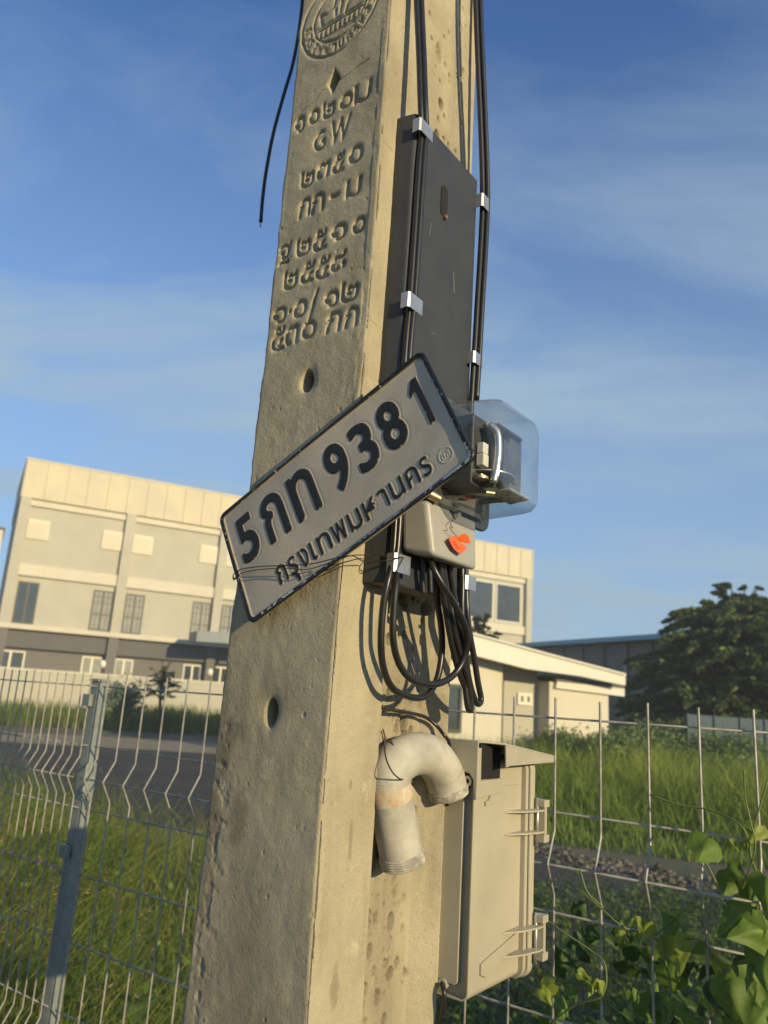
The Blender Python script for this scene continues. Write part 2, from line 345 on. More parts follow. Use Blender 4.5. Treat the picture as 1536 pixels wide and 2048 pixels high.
D+=.0022*np.exp(-((Z-(2.423+(.068-A)*.17+.002*vnoise(A*90,Z*0,1.,3)))/.0009)**2)*((A<.07)&(A>.02))   # cracks
D+=.0018*np.exp(-((Z-(2.397+(.15-A)*.42+.003*vnoise(A*90,Z*0,1.,4)))/.0009)**2)*((A>.075)&(A<.158))
pr=np.random.default_rng(11)
for _ in range(260):
    ca,cz,r=pr.uniform(-.01,.165),pr.uniform(1.22,2.72),pr.choice([.0007,.001,.0014,.002],p=[.5,.3,.15,.05])
    j0,j1=np.searchsorted(zrows,[cz-4*r,cz+4*r]); sl_=slice(j0,j1); D[sl_]+=r*1.1*np.exp(-(((A[sl_]-ca)**2+(Z[sl_]-cz)**2)/r**2))
# rough scuffed band on the lower left of the lettered face and along the corner
sc=np.clip(1-np.abs(A-.15)/.03,0,1)*np.clip((1.62-Z)/.08,0,1)*np.clip((Z-1.25)/.06,0,1); D+=sc*.0035*np.clip(fbm(A,Z,.010,51,3),0,1)
co=np.clip(1-np.abs(A-a0[:,None]-.006)/.008,0,1)*np.clip((Z-1.95)/.1,0,1); D+=co*.0018*np.clip(fbm(A,Z,.014,57,3)-.05,0,1)
edge=np.clip(1-(A-a0[:,None])/.004,0,1); D+=edge**2*(.0018+.003*np.clip(fbm(A*0,Z,.03,61,4),0,1))
edgeL=np.clip(1-(a1[:,None]-A)/.006,0,1); D+=edgeL**2*.003
Aw=A+edgeL*(.0045*fbm(A*0+3,Z,.05,71,4)+.003*(np.clip(fbm(A*0+1,Z,.012,75,2),.15,1)-.15)*-1)*inz
D*=inz
PL=np.stack([Aw,D,Z],2)
# meter side: flange strip, recessed web, far slope
rec=np.interp(zrows,[1.76,1.86],[1,0])
bprof=np.concatenate([np.linspace(.0016,.0905,72),np.linspace(.0912,.0960,7),np.linspace(.0972,.205,88),np.linspace(.2065,.2335,20)])
wprof=np.interp(bprof,[0,.0900,.0925,.0958,.205,.2335],[0,0,.003,.026,.026,0]); soft=np.interp(bprof,[.0975,.11,.19,.2335],[0,0,.0,0])
B=np.repeat(bprof[None],NZ,0); Z2=np.repeat(zrows[:,None],len(bprof),1)
A2=a0[:,None]*np.clip(1-bprof/.07,0,1)+wprof[None]*rec[:,None]
A2=A2+.0003*(1-np.clip(bprof/.003,0,1))[None]
D2=.0012*fbm(B,Z2,.12,83,4)+.0004*fbm(B,Z2,.012,87,3)+.0010*np.abs(np.sin(B*55+1))*rec[:,None]*(B>.1)
D2=hole(D2,B,Z2,.1305,2.537,.0065,.0145,.010,15,6)
for k in range(620):
    web=k%3!=0
    cb=pr.uniform(.1,.205) if web else pr.uniform(.004,.225); cz=pr.uniform(1.22,2.72)
    if web and cz>1.8 and pr.random()<.5: cz=pr.uniform(1.22,1.72)
    r=pr.choice([.0013,.002,.003,.0045,.0065],p=[.34,.28,.22,.11,.05]) if web else pr.choice([.0007,.001,.0015],p=[.6,.3,.1])
    el=pr.uniform(1,1.8); j0,j1=np.searchsorted(zrows,[cz-4*r*el,cz+4*r*el]); sl_=slice(j0,j1)
    q=((B[sl_]-cb)**2+((Z2[sl_]-cz)/el)**2)/r**2; D2[sl_]+=2.2*r/(1+np.exp((q-1)*9))
# chipped crack across the strip near the top of the board
D2+=.002*np.exp(-((Z2-(2.298+.003*vnoise(B*200,Z2*0,1.,8)))/.001)**2)*(B<.035)
D2+=.0012*np.exp(-((Z2-2.0505)/.0009)**2)*(B<.04)
ed=np.exp(-((B-.0905)/.0018)**2)*rec[:,None]; D2+=ed*.003*np.clip(fbm(B*0,Z2,.02,93,4),0,1)
D2*=((Z2>1.2)&(Z2<2.745))
PS=np.stack([A2+D2,B,Z2],2)
cor=[(.004,.2385),(.012,.2400)]+[(x,.2400) for x in (.05,.09,.12)]+[(.152,.2400),(.161,.2385)]
PB=np.stack([np.repeat(np.array([[a_,b_]]),NZ,0) for a_,b_ in cor],1); PB=np.concatenate([PB,zrows[:,None,None].repeat(len(cor),1)],2)
PF=np.stack([np.stack([a1+.0,np.full(NZ,b_),zrows],1) for b_ in (.230,.2,.15,.1,.05,.01,.0045)],1)
G3=np.concatenate([PL,PS,PB,PF],1); NU=G3.shape[1]
VW=ORG+G3[...,0:1]*UA+G3[...,1:2]*UB+G3[...,2:3]*UZ
idx=np.arange(NZ*NU).reshape(NZ,NU); nx=np.roll(idx,-1,1)
F=np.stack([idx[:-1],nx[:-1],nx[1:],idx[1:]],2).reshape(-1,4)
me=bpy.data.meshes.new('utility_pole'); nv=NZ*NU; nf=len(F)
me.vertices.add(nv); me.vertices.foreach_set('co',(VW-ORG).reshape(-1).astype(np.float32))
me.loops.add(nf*4); me.loops.foreach_set('vertex_index',F.reshape(-1).astype(np.int32)); me.polygons.add(nf)
me.polygons.foreach_set('loop_start',np.arange(0,nf*4,4,dtype=np.int32)); me.polygons.foreach_set('loop_total',np.full(nf,4,dtype=np.int32))
me.polygons.foreach_set('use_smooth',np.ones(nf,bool)); me.update(calc_edges=True); me.validate()
# stains with shapes of their own, plus painted recess shade and a height tone
st=np.ones((NZ,NU,3))
def stainmask(X,Y,cx,cy,rx,ry,seed,k=6): return 1/(1+np.exp((np.hypot((X-cx)/rx,(Y-cy)/ry)+1.1*fbm(X,Y,.022,seed,4)-1)*k))
sL=np.zeros_like(A)
for cx,cy,rx,ry,s_,am in ((.118,1.475,.013,.032,1,.34),(.113,1.42,.008,.022,2,.25),(.152,1.56,.016,.03,3,.42),(.158,1.50,.010,.05,4,.40),(.156,1.40,.010,.05,5,.3),(.135,1.575,.018,.012,6,.3),(.14,1.33,.018,.02,7,.18),(.16,1.62,.006,.03,8,.3),(.1,1.30,.03,.03,9,.12)):
    sL=np.maximum(sL,am*stainmask(A,Z,cx,cy,rx,ry,s_*17))
sL=np.maximum(sL,.30*np.clip(fbm(A,Z,.09,201,6)+.05,0,1)*1.5); sL=np.maximum(sL,.20*np.clip(fbm(A*1.0,Z*.12,.016,205,4),0,1)*1.6)
sp=np.clip(fbm(A,Z,.007,211,2)-.45,0,1)*3*np.clip(sc*3+.25,0,1); sL=np.clip(sL+sp*.4,0,.6)
sS=np.zeros_like(B)
for cx,cy,rx,ry,s_,am in ((.040,1.345,.010,.030,1,.30),(.050,1.48,.004,.024,2,.28),(.044,1.535,.0035,.008,3,.3)):
    sS=np.maximum(sS,am*stainmask(B,Z2,cx,cy,rx,ry,s_*19+5,12))
sS=np.maximum(sS,.16*np.clip(fbm(B,Z2,.1,221,6),0,1)*2); sS=np.maximum(sS,.14*np.clip(fbm(B,Z2*.12,.014,225,4),0,1)*1.6)
webt=((B>.097)&(B<.205)&(Z2<1.8)).astype(float)*.13*np.clip((B-.097)/.004,0,1)*np.clip((.205-B)/.03,0,1)*(1+.9*fbm(B,Z2,.05,401,3)); sS=sS+webt  # shade put into the recess colour so the web reads as set back
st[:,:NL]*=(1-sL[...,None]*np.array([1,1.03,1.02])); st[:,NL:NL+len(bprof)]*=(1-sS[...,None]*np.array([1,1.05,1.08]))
st[:,:NL]*=np.array([.99,.985,.955]); st[:,:NL]*=(1+.16*np.clip((Z-1.25)/.5,-.3,1)*(1+.5*fbm(A,Z,.2,601,3)))[...,None]-.06  # lettered face slightly warmer, and darker towards the bottom
ca=me.color_attributes.new('stain_shade','FLOAT_COLOR','POINT'); ca.data.foreach_set('color',np.concatenate([np.clip(st,0,1.3),np.ones((NZ,NU,1))],2).reshape(-1).astype(np.float32))
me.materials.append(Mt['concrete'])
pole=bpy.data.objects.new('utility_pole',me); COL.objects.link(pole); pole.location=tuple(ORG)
tag(pole,'square concrete utility pole with Thai numerals and a round seal pressed into one face','utility pole')

# ------------------------------------------------------------------ ground
def sheet(name,poly,z,m): 
    b=MB(); b.add([(x,y,z) for x,y in poly],[tuple(range(len(poly)))]); o=b.build(name,m); return tag(o,kind='structure')
Mt['soil']=mat('dry_soil',(.13,.11,.07),.95,col2=(.07,.085,.035),vscale=.6,bump=.03,bscale=6,detail=10)
Mt['asphalt']=mat('shaded_asphalt',(.024,.026,.029),.9,col2=(.055,.052,.045),vmask=(.45,.72),vscale=.8,bump=.01,bscale=60,detail=10)  # base colour lowered to carry the shade lying on the road
Mt['sand']=mat('sandy_ground',(.30,.25,.17),.95,col2=(.20,.18,.12),vscale=1.5,bump=.02,bscale=20,detail=10)
Mt['gravel']=mat('dark_gravel',(.075,.072,.066),.95,col2=(.025,.026,.027),vscale=9,bump=.03,bscale=25,detail=10)
sheet('ground',[(-900,-900),(900,-900),(900,900),(-900,900)],0,Mt['soil'])
sheet('asphalt_road',[(-40,8.4),(-8,9.5),(-2.3,9.7),(.5,10.2),(1.0,20.5),(-3.5,21.0),(-9.5,20.4),(-40,18)],.004,Mt['asphalt'])
sheet('sandy_verge',[(-40,18.1),(-9.5,20.5),(-3.5,21.1),(.9,20.6),(1.0,25.2),(-5,25.4),(-11,24.2),(-40,22.5)],.004,Mt['sand'])
sheet('gravel_track',[(.7,7.4),(1.5,7.25),(2.2,6.8),(3.0,6.75),(4.0,6.4),(6,6.2),(9,5.6),(9,7.0),(5.6,7.9),(4.4,8.5),(3.7,8.6),(3.0,9.2),(2.5,9.5),(1.9,11.0),(1.2,11.3),(.7,12.2)],.008,Mt['gravel'])

# ------------------------------------------------------------------ vegetation builders (numpy)
def nmesh(name,V,F4,colr,m,parent=None,loc=None,smooth=False):
    me=bpy.data.meshes.new(name); V=np.asarray(V,np.float32); k=F4.shape[1]; nf=len(F4)
    if parent is not None: V=V-np.array(parent.location,np.float32)
    elif loc is not None: V=V-np.array(loc,np.float32)
    me.vertices.add(len(V)); me.vertices.foreach_set('co',V.reshape(-1)); me.loops.add(nf*k); me.loops.foreach_set('vertex_index',F4.reshape(-1).astype(np.int32)); me.polygons.add(nf)
    me.polygons.foreach_set('loop_start',np.arange(0,nf*k,k,dtype=np.int32)); me.polygons.foreach_set('loop_total',np.full(nf,k,dtype=np.int32))
    if smooth: me.polygons.foreach_set('use_smooth',np.ones(nf,bool))
    me.update(calc_edges=True); me.validate()
    c=me.color_attributes.new('tint','FLOAT_COLOR','POINT'); c.data.foreach_set('color',np.concatenate([colr,np.ones((len(V),1))],1).reshape(-1).astype(np.float32))
    me.materials.append(m); o=bpy.data.objects.new(name,me); COL.objects.link(o)
    if parent is not None: o.parent=parent
    elif loc is not None: o.location=tuple(loc)
    return o
def blades(P,h,wd,lean,colA,colB,mixf,r,tipcol=None):
    """grass blades: P (n,2 or 3) base points"""
    n=len(P); P3=np.zeros((n,3)); P3[:,:P.shape[1]]=P
    az=r.uniform(0,2*np.pi,n); side=np.stack([np.cos(az),np.sin(az),0*az],1); la=r.uniform(0,2*np.pi,n); ld=np.stack([np.cos(la),np.sin(la),0*la],1)
    le=lean*r.uniform(.2,1.3,n)*h; S=4; V=[];C=[]
    base=colA*(1-mixf[:,None])+colB*mixf[:,None]; base=base*r.uniform(.7,1.25,(n,1))
    for k in range(S+1):
        t=k/S; c=P3+ld*(le*t**2)[:,None]+np.array([0,0,1])*(h*(t-.18*t**3*lean*2))[:,None]; ww=(wd*(1-t)**.7*.5 if k<S else wd*.02)
        V.append(c-side*ww[:,None]); V.append(c+side*ww[:,None])
        cc=base if tipcol is None else base*(1-t**3)+np.asarray(tipcol)*t**3
        C.append(cc); C.append(cc)
    V=np.stack(V,1).reshape(-1,3); C=np.stack(C,1).reshape(-1,3); q=np.array([[2*k,2*k+1,2*k+3,2*k+2] for k in range(S)])
    F4=(np.arange(n)[:,None,None]*(2*(S+1))+q[None]).reshape(-1,4); return V,F4,C
def leaves(P,size,r,up=.4,colA=(1,1,1),colB=(.6,.7,.5),elong=1.6,dirs=None):
    n=len(P); d=r.normal(size=(n,3)); d[:,2]*=.5; 
    if dirs is not None: d=d*.5+dirs
    d/=np.linalg.norm(d,axis=1)[:,None]; nn=r.normal(size=(n,3)); nn[:,2]+=up*3; s=np.cross(d,nn); s/=np.linalg.norm(s,axis=1)[:,None]+1e-9
    sz=size*r.uniform(.6,1.3,n); L_=d*(sz*elong/2)[:,None]; S_=s*(sz/2)[:,None]
    V=np.stack([P-L_,P-S_-L_*.1,P+L_,P+S_-L_*.1],1).reshape(-1,3); F4=np.arange(4*n).reshape(n,4)
    f=r.uniform(0,1,(n,1)); c=(np.array(colA)*(1-f)+np.array(colB)*f)*r.uniform(.75,1.2,(n,1)); return V,F4,np.repeat(c,4,0)
def join(*parts):
    V=[];Fq=[];C=[];o=0
    for v,f,c in parts: V.append(v);Fq.append(f+o);C.append(c);o+=len(v)
    return np.concatenate(V),np.concatenate(Fq),np.concatenate(C)
Mt['grass']=leafmat('grass_blade',(1,1,1),trans=.35)
Mt['leaf']=leafmat('leaf',(1,1,1),trans=.25)
Mt['bark']=mat('bark',(.09,.07,.05),.9,var=.4,vscale=8,bump=.02,bscale=20)
GRN=np.array([.12,.19,.03]); YEL=np.array([.40,.35,.07]); DGR=np.array([.045,.09,.016]); STRAW=np.array([.34,.27,.12])
PF0=np.array(at(1508,1463,1.25)); AZF=-54.6; UFn=dv(AZF); NFn=dv(AZF+90)     # fence line (x increases to the left/far)
def behind(P,off):  # keep points on the field side of the fence
    return ((P[:,:2]-PF0[:2])@NFn[:2])>off
AZB=NFn  # points away from camera
def scatter(n,x0,x1,y0,y1,r): return np.stack([r.uniform(x0,x1,n),r.uniform(y0,y1,n)],1)
# near tall grass on the left
r=np.random.default_rng(21)
P=scatter(120000,-4.6,1.0,1.2,8.8,r); P=P[behind(P,.18)]
azp=np.degrees(np.arctan2(P[:,0],P[:,1])); dd=np.hypot(P[:,0],P[:,1])
keep=(azp<-1)&(azp>-42)&(r.random(len(P))<np.clip(1.25-dd/8,.12,1)); keep&=~((azp>-15)&(dd>3.3)&(r.random(len(P))<.8)); P=P[keep]; azp=azp[keep]; dd=dd[keep]
clump=fbm(P[:,0],P[:,1],1.2,5,3)+.5
h=(.62+.32*clump)*np.clip(1.15-(azp+26)/45,.55,1.2)*r.uniform(.75,1.15,len(P)); mf=np.clip(.35+1.1*(fbm(P[:,0],P[:,1],.6,15,3))+r.uniform(-.35,.35,len(P)),0,1)
h=h*np.where(r.random(len(P))<.35,.5,1.05)
p1=blades(P,h,r.uniform(.003,.011,len(P))*(1+.6*(r.random(len(P))<.12)),.75,GRN*1.0,YEL*.85,mf*.6,r)
dk=r.random(len(P))<.05; p1b=blades(P[dk],h[dk]*1.1,r.uniform(.002,.005,dk.sum()),1.1,STRAW*.8,STRAW*.5,r.random(dk.sum()),r)
bl=r.random(len(P))<.04; Pb=P[bl]; hb_=h[bl]; p1c=leaves(np.concatenate([np.concatenate([Pb+r.normal(0,.035,Pb.shape),(hb_*r.uniform(.25,.85,len(Pb)))[:,None]],1) for _ in range(6)]),.030,r,.5,GRN*.7,GRN*1.1,1.5)
# seed heads
k=r.random(len(P))<.025; Ps=P[k]; hs_=h[k]*1.12+.03
p2=blades(Ps,hs_,np.full(len(Ps),.0028),.3,GRN*1.2,STRAW,np.ones(len(Ps))*.6,r)
la=r.uniform(0,6.28,len(Ps)); heads=[]
for q in range(7):
    heads.append(np.stack([Ps[:,0]+np.cos(la)*.02*q*.4,Ps[:,1]+np.sin(la)*.02*q*.4,hs_*.93-.012*q],1))
p3=leaves(np.concatenate(heads),.0055,r,0,STRAW,(.25,.17,.07),3)
tag(nmesh('tall_grass',*join(p1,p1b,p1c,p2,p3),Mt['grass']),'tall seeding grass behind the wire fence left of the pole','grass',kind='stuff')
# tall grass field on the right
P=scatter(60000,1.0,17,9.4,21,r); azp=np.degrees(np.arctan2(P[:,0],P[:,1])); dd=np.hypot(P[:,0],P[:,1])
kp=(azp>3)&(azp<34)&(dd<21)&(P[:,1]>10.4-(P[:,0]-2)*.35)&(P[:,1]>9.0)&(r.random(len(P))<np.clip(1.5-dd/22,.3,1)); P=P[kp]; dd=dd[kp]
cl=fbm(P[:,0],P[:,1],2.5,25,3); ej=P[:,1]-(10.4-(P[:,0]-2)*.35)-1.6*(fbm(P[:,0],P[:,1]*0,.8,27,3)+.5)
h=(1.0+.5*cl)*np.clip(.25+ej*.35,.18,1)*r.uniform(.5,1.2,len(P)); mf=np.clip(.35+cl+r.uniform(-.3,.3,len(P)),0,1)
p1=blades(P,h,r.uniform(.012,.026,len(P)),.45,GRN*1.1,np.array([.30,.36,.06]),mf,r)
tag(nmesh('tall_grass',*p1,Mt['grass']),'sunlit tall green grass field right of the pole in front of the cream house','grass',kind='stuff')
# weeds before the boundary wall (left background)
P=scatter(30000,-26,-1,24.5,38,r); dd=np.hypot(P[:,0],P[:,1]); kp=(P[:,1]>27+(P[:,0]+13)*.35)&(r.random(len(P))<.8); P=P[kp]
h=(.75+.8*fbm(P[:,0],P[:,1],3,35,3))*r.uniform(.6,1.2,len(P)); h=np.clip(h,.15,2)
p1=blades(P,h,r.uniform(.03,.06,len(P)),.4,GRN*1.1,np.array([.17,.20,.05]),r.random(len(P)),r)
tag(nmesh('roadside_weeds',*p1,Mt['grass']),'green weeds growing along the foot of the cream boundary wall','weeds',kind='stuff')
# dark low undergrowth on the right behind the fence
P=scatter(30000,-.3,6.5,1.0,7.6,r); P=P[behind(P,.14)]; azp=np.degrees(np.arctan2(P[:,0],P[:,1])); dd=np.hypot(P[:,0],P[:,1])
kp=(azp>1)&(azp<36)&(r.random(len(P))<np.clip(1.3-dd/7,.25,1)); P=P[kp]; dd=dd[kp]; azp=azp[kp]
hh=(.50+.5*fbm(P[:,0],P[:,1],.9,45,3))*np.clip(.75+(azp-12)/40,.6,1.3)*np.clip(1.3-dd/9,.5,1.2)
p1=blades(P[::2],hh[::2]*1.2,r.uniform(.005,.012,len(P[::2])),.7,DGR,GRN*.8,r.random(len(P[::2])),r)
n_=len(P); P3=np.concatenate([np.concatenate([P+r.normal(0,.03,(n_,2)),(hh*r.uniform(.25,1,n_))[:,None]],1) for _ in range(3)])
p2=leaves(P3,.024,r,.5,DGR,GRN*.8,1.5)
st_=r.random(n_)<.03; p3=blades(P[st_],hh[st_]*1.5,r.uniform(.002,.004,st_.sum()),1.2,STRAW*.5,GRN,r.random(st_.sum()),r)
tag(nmesh('undergrowth',*join(p1,p2,p3),Mt['leaf']),'dark leafy undergrowth behind the fence at the lower right','undergrowth',kind='stuff')

r=np.random.default_rng(61); Vp=[];Fp=[];Cp=[]; edge_=np.array([(1.4,11.3),(1.9,11.0),(2.5,9.5),(3.0,9.2),(3.7,8.6),(4.4,8.5),(5.6,7.9)])
ico=np.array([(0,0,1),(.894,0,.447),(.276,.851,.447),(-.724,.526,.447),(-.724,-.526,.447),(.276,-.851,.447),(.724,.526,-.447),(-.276,.851,-.447),(-.894,0,-.447),(-.276,-.851,-.447),(.724,-.526,-.447),(0,0,-1)]); icf=np.array([(0,1,2),(0,2,3),(0,3,4),(0,4,5),(0,5,1),(1,6,2),(2,7,3),(3,8,4),(4,9,5),(5,10,1),(6,7,2),(7,8,3),(8,9,4),(9,10,5),(10,6,1),(11,7,6),(11,8,7),(11,9,8),(11,10,9),(11,6,10)])
for k in range(1500):
    i=r.integers(0,len(edge_)-1); f=r.random(); c=edge_[i]*(1-f)+edge_[i+1]*f+r.normal(0,.16,2)-np.array([.1,.25])*r.random()*2; sz=r.uniform(.012,.05)*(.4 if r.random()<.5 else 1)
    v=ico*r.uniform(.6,1.2,(12,1))*np.array([1,r.uniform(.6,1),r.uniform(.4,.7)])*sz+np.array([c[0],c[1],.01+sz*.2]); Fp.append(icf+len(Vp)*12); Vp.append(v); Cp.append(np.tile(np.array([.20,.18,.14])*r.uniform(.4,1.4),(12,1)))
tag(nmesh('pebbles',np.concatenate(Vp),np.concatenate(Fp),np.concatenate(Cp),Mt['grass']),'pale pebbles along the edge of the dark gravel track','pebbles',kind='stuff')

def branchy(base,top,r0,r1,n=7,wob=.1,r=rng):
    base,top=np.array(base,float),np.array(top,float); pts=[]
    for i in range(n+1):
        t=i/n; p=base+(top-base)*t+(r.normal(0,wob,3)*math.sin(math.pi*t)); pts.append(p)
    return pts,[r0+(r1-r0)*i/n for i in range(n+1)]
def tree(name,label,base,h,rad,ntier,seed,leafn,colA,colB,flat=.22,lsize=.12,group=None,zlo=.25,asym=0.,dome=0):
    r=np.random.default_rng(seed); b=np.array(base,float); t=thing(name,label,'tree',b,group)
    tb=MB(); pts,rr=branchy(b,b+[0,0,h*.9],h*.035,h*.008,8,h*.02,r); tb.tube(pts,rr,8)
    LP=[];LD=[]
    for k in range(ntier):
        f=k/(ntier-1); z=h*(zlo+(1-zlo)*f*.97); rr_=rad*(1.0-.78*f**1.6)*r.uniform(.85,1.1); nb=int(7+5*(1-f))
        for j in range(nb):
            az=j*2*math.pi/nb+r.uniform(-.35,.35); L_=rr_*r.uniform(.65,1.12); d=np.array([math.cos(az),math.sin(az),0])
            if asym: L_*=1+asym*d[0]
            z0=z*r.uniform(.72,.82); p0=b+[0,0,z0]; droop=-.16*L_; p2_=b+d*L_+[0,0,z+droop+r.uniform(-.15,.25)]; pm=(p0+p2_)/2+[0,0,.16*L_+.1]
            bp=[(1-s)**2*p0+2*s*(1-s)*pm+s*s*p2_ for s in np.linspace(0,1,7)]; tb.tube(bp,list(np.linspace(h*.010,h*.002,7)),5,False)
            m_=int(leafn/(ntier*nb)); 
            nsub=5
            for q in range(nsub):
                s=r.uniform(.35,1.02); c=(1-s)**2*p0+2*s*(1-s)*pm+s*s*p2_; sa=az+r.uniform(-1.,1.); sl=L_*r.uniform(.18,.42); sd_=np.array([math.cos(sa),math.sin(sa),r.uniform(-.35,.1)])
                mm=m_//nsub; tt=r.random(mm)**.8; pos=c+sd_*(sl*tt)[:,None]+r.normal(0,1,(mm,3))*np.array([.12,.12,flat*.35])*sl*(1.1-tt*.5)[:,None]
                LP.append(pos); LD.append(np.repeat(sd_[None],mm,0))
    if dome:
        nc=dome; cz=r.uniform(-.28,1,nc); ca_=r.uniform(0,6.28,nc); rr2=np.sqrt(np.clip(1-np.clip(cz,-.28,1)**2,0,1))**.8*r.uniform(.50,1.10,nc)
        for q in range(nc):
            dz=np.array([math.cos(ca_[q]),math.sin(ca_[q]),0]); c=b+dz*rad*rr2[q]+[0,0,h*(.36+.54*cz[q]*(.82+.26*r.random()))]; mm=int(420*(.6+r.random())); ls_=rad*r.uniform(.14,.34)
            tt=r.random(mm)**.7; side_=np.cross(dz,[0,0,1]); pos=c+dz*(ls_*(tt-.55)*1.9)[:,None]+side_*(r.normal(0,.20,mm)*ls_*(1.15-tt))[:,None]+np.array([0,0,1])*((-.30*tt**2+.02)*ls_*1.5+r.normal(0,.026,mm)*ls_*1.6)[:,None]
            LP.append(pos); LD.append(np.repeat((dz*.9+[0,0,-.15])[None],mm,0))
    nmesh('crown',*leaves(np.concatenate(LP),lsize,r,.8,colA,colB,1.7,np.concatenate(LD)),Mt['leaf'],t)
    tb.build('trunk',Mt['bark'],t,smooth=True); return t
TG=np.array([.055,.105,.042]); TG2=np.array([.19,.24,.065])
def gpt(px,D):  # ground point below a pixel column at distance D
    p=at(px,1420,D); return np.array([p[0],p[1],0.])
tree('spreading_tree','large dark layered tree spreading over the right edge beyond the grass field',gpt(1496,30),6.5,3.65,9,5,60000,TG,TG2,lsize=.12,zlo=.2,dome=430)
tree('leafy_tree','dense dark tree rising between the pole and the white tower of the long building',gpt(955,29),5.0,1.15,7,9,16000,TG*.9,TG*1.2,lsize=.12,zlo=.4)
tree('young_tree','slim young tree standing against the cream boundary wall',gpt(318,30),2.45,.75,4,13,1500,TG*1.7,TG2*1.2,lsize=.07,zlo=.62,dome=14)
def bush(name,label,base,h,rad,n,seed,cA,cB,ls,group=None):
    r=np.random.default_rng(seed); t=thing(name,label,'bush',base,group); b=np.array(base,float); tb=MB(); LP=[]
    for k in range(14):
        az=r.uniform(0,6.28); e=b+np.array([math.cos(az)*rad*r.uniform(.3,1),math.sin(az)*rad*r.uniform(.3,1),h*r.uniform(.5,1.)]); tb.tube([b,(b+e)/2+[0,0,.1*h],e],[.02,.012,.004],5)
        m_=n//14; LP.append(e+r.normal(0,1,(m_,3))*np.array([rad*.28,rad*.28,h*.16]))
    P_=np.concatenate(LP); P_[:,2]=np.abs(P_[:,2]); nmesh('foliage',*leaves(P_,ls,r,.3,cA,cB,1.5),Mt['leaf'],t); tb.build('stems',Mt['bark'],t); return t
bush('green_bush','pale bluish bush at the foot of the boundary wall beside the fence post',gpt(238,31),1.5,.6,1800,31,np.array([.10,.15,.10]),np.array([.14,.2,.15]),.10)
for i,(px,D_,hh,rr_,lb) in enumerate(((1205,17.5,1.0,.6,'leafy bush growing against the right corner of the cream house'),(1290,24,1.15,1.6,'dark bush under the left side of the large spreading tree'),(1120,19,.95,.5,'small bush in the tall grass before the door recess of the cream house'),(1400,21,1.1,1.5,'broad bush below the large tree near the blue fence'))):
    bush('field_bush',lb,gpt(px,D_),hh,rr_,9000,41+i,TG*1.5,TG2*1.2,.055,'bushes in the grass field')

# ------------------------------------------------------------------ far buildings
AZH=62.54; UF=dv(AZH); NF=dv(AZH+90)             # NF points towards the viewer
Mt['cream']=mat('cream_render',(.43,.415,.345),.85,var=.10,vscale=.7,bump=.004,bscale=14,detail=8)
Mt['cream2']=mat('cream_render_trim',(.56,.53,.435),.85,var=.08,vscale=.9,bump=.003,bscale=14)
Mt['greyg']=mat('grey_ground_floor_render',(.155,.148,.138),.85,var=.12,vscale=.8,bump=.003,bscale=14)
Mt['greytrim']=mat('dark_grey_beam_paint',(.11,.11,.108),.8,var=.1,vscale=.8)
Mt['clad']=mat('cream_metal_cladding',(.50,.465,.37),.8,spec=.2,col2=(.56,.51,.37),vscale=.7,bump=.03,bscale=.9,detail=2)
Mt['louvre']=mat('cream_louvre',(.54,.51,.40),.5,var=.05,vscale=5)
Mt['pane']=mat('window_glass',(.05,.065,.075),.06,spec=.9,var=.3,vscale=1.2)
Mt['curtain']=mat('curtained_glass',(.25,.26,.245),.45,spec=.25,var=.25,vscale=2.5)
Mt['frame']=mat('dark_window_frame',(.035,.038,.04),.5)
Mt['wframe']=mat('white_window_frame',(.66,.63,.54),.5)
Mt['roofw']=mat('white_metal_roof',(.62,.60,.53),.5,var=.06,vscale=1.5,bump=.01,bscale=3)
Mt['bluew']=mat('blue_painted_roof',(.14,.36,.48),.5,var=.15,vscale=2)
Mt['shed']=mat('grey_shed_sheet',(.17,.18,.175),.7,var=.3,vscale=.6)
Mt['bluewall']=mat('blue_grey_fence_sheet',(.05,.085,.11),.7,var=.2,vscale=2)
Mt['slate']=mat('slate_canopy_paint',(.17,.21,.23),.55,var=.1,vscale=2)
class Fr:
    """vertical frame: u to the right, z up, d towards the viewer"""
    def __init__(s,P,u,n): s.P=np.array([P[0],P[1],0.]); s.u=u; s.n=n
    def w(s,u,z,d=0): return s.P+s.u*u+s.n*d+UZ*z
    def uz(s,px,py,d=0):
        X=isect(px,py,s.P+s.n*d,s.n)-s.P; return X@s.u,X[2]
    def box(s,mb,u0,u1,z0,z1,d0,d1): return mb.box(s.w(u0,z0,d0),s.u*(u1-u0),s.n*(d1-d0),UZ*(z1-z0))
def part(fr,name,m,par,rects,**k):
    b=MB(); [fr.box(b,*q) for q in rects]; return b.build(name,m,par,**k)
def window(fr,par,u0,u1,z0,z1,d,grid=True,mf='frame',mp='pane',mull=1,name='window'):
    t_=.075; R=[(u0,u1,z0,z0+t_,d,d+.05),(u0,u1,z1-t_,z1,d,d+.05),(u0,u0+t_,z0+t_,z1-t_,d,d+.05),(u1-t_,u1,z0+t_,z1-t_,d,d+.05)]
    for k in range(mull): c=u0+(u1-u0)*(k+1)/(mull+1); R.append((c-t_*.7,c+t_*.7,z0+t_,z1-t_,d,d+.052))
    if grid:
        zc=z0+(z1-z0)*.40; R.append((u0+t_,u1-t_,zc-.03,zc+.03,d,d+.048))
        for q in (.25,.75):
            c=u0+(u1-u0)*q; R.append((c-.010,c+.010,z0+t_,z1-t_,d,d+.045))
        for zz in (z1-.35,z1-.7): R.append((u0+t_,u1-t_,zz-.012,zz+.012,d,d+.044))
    f=part(fr,name,Mt[mf],par,R)
    b=MB(); fr.box(b,u0+.01,u1-.01,z0+.01,z1-.01,d-.02,d+.012); sub(b,'pane',Mt[mp],f); return f
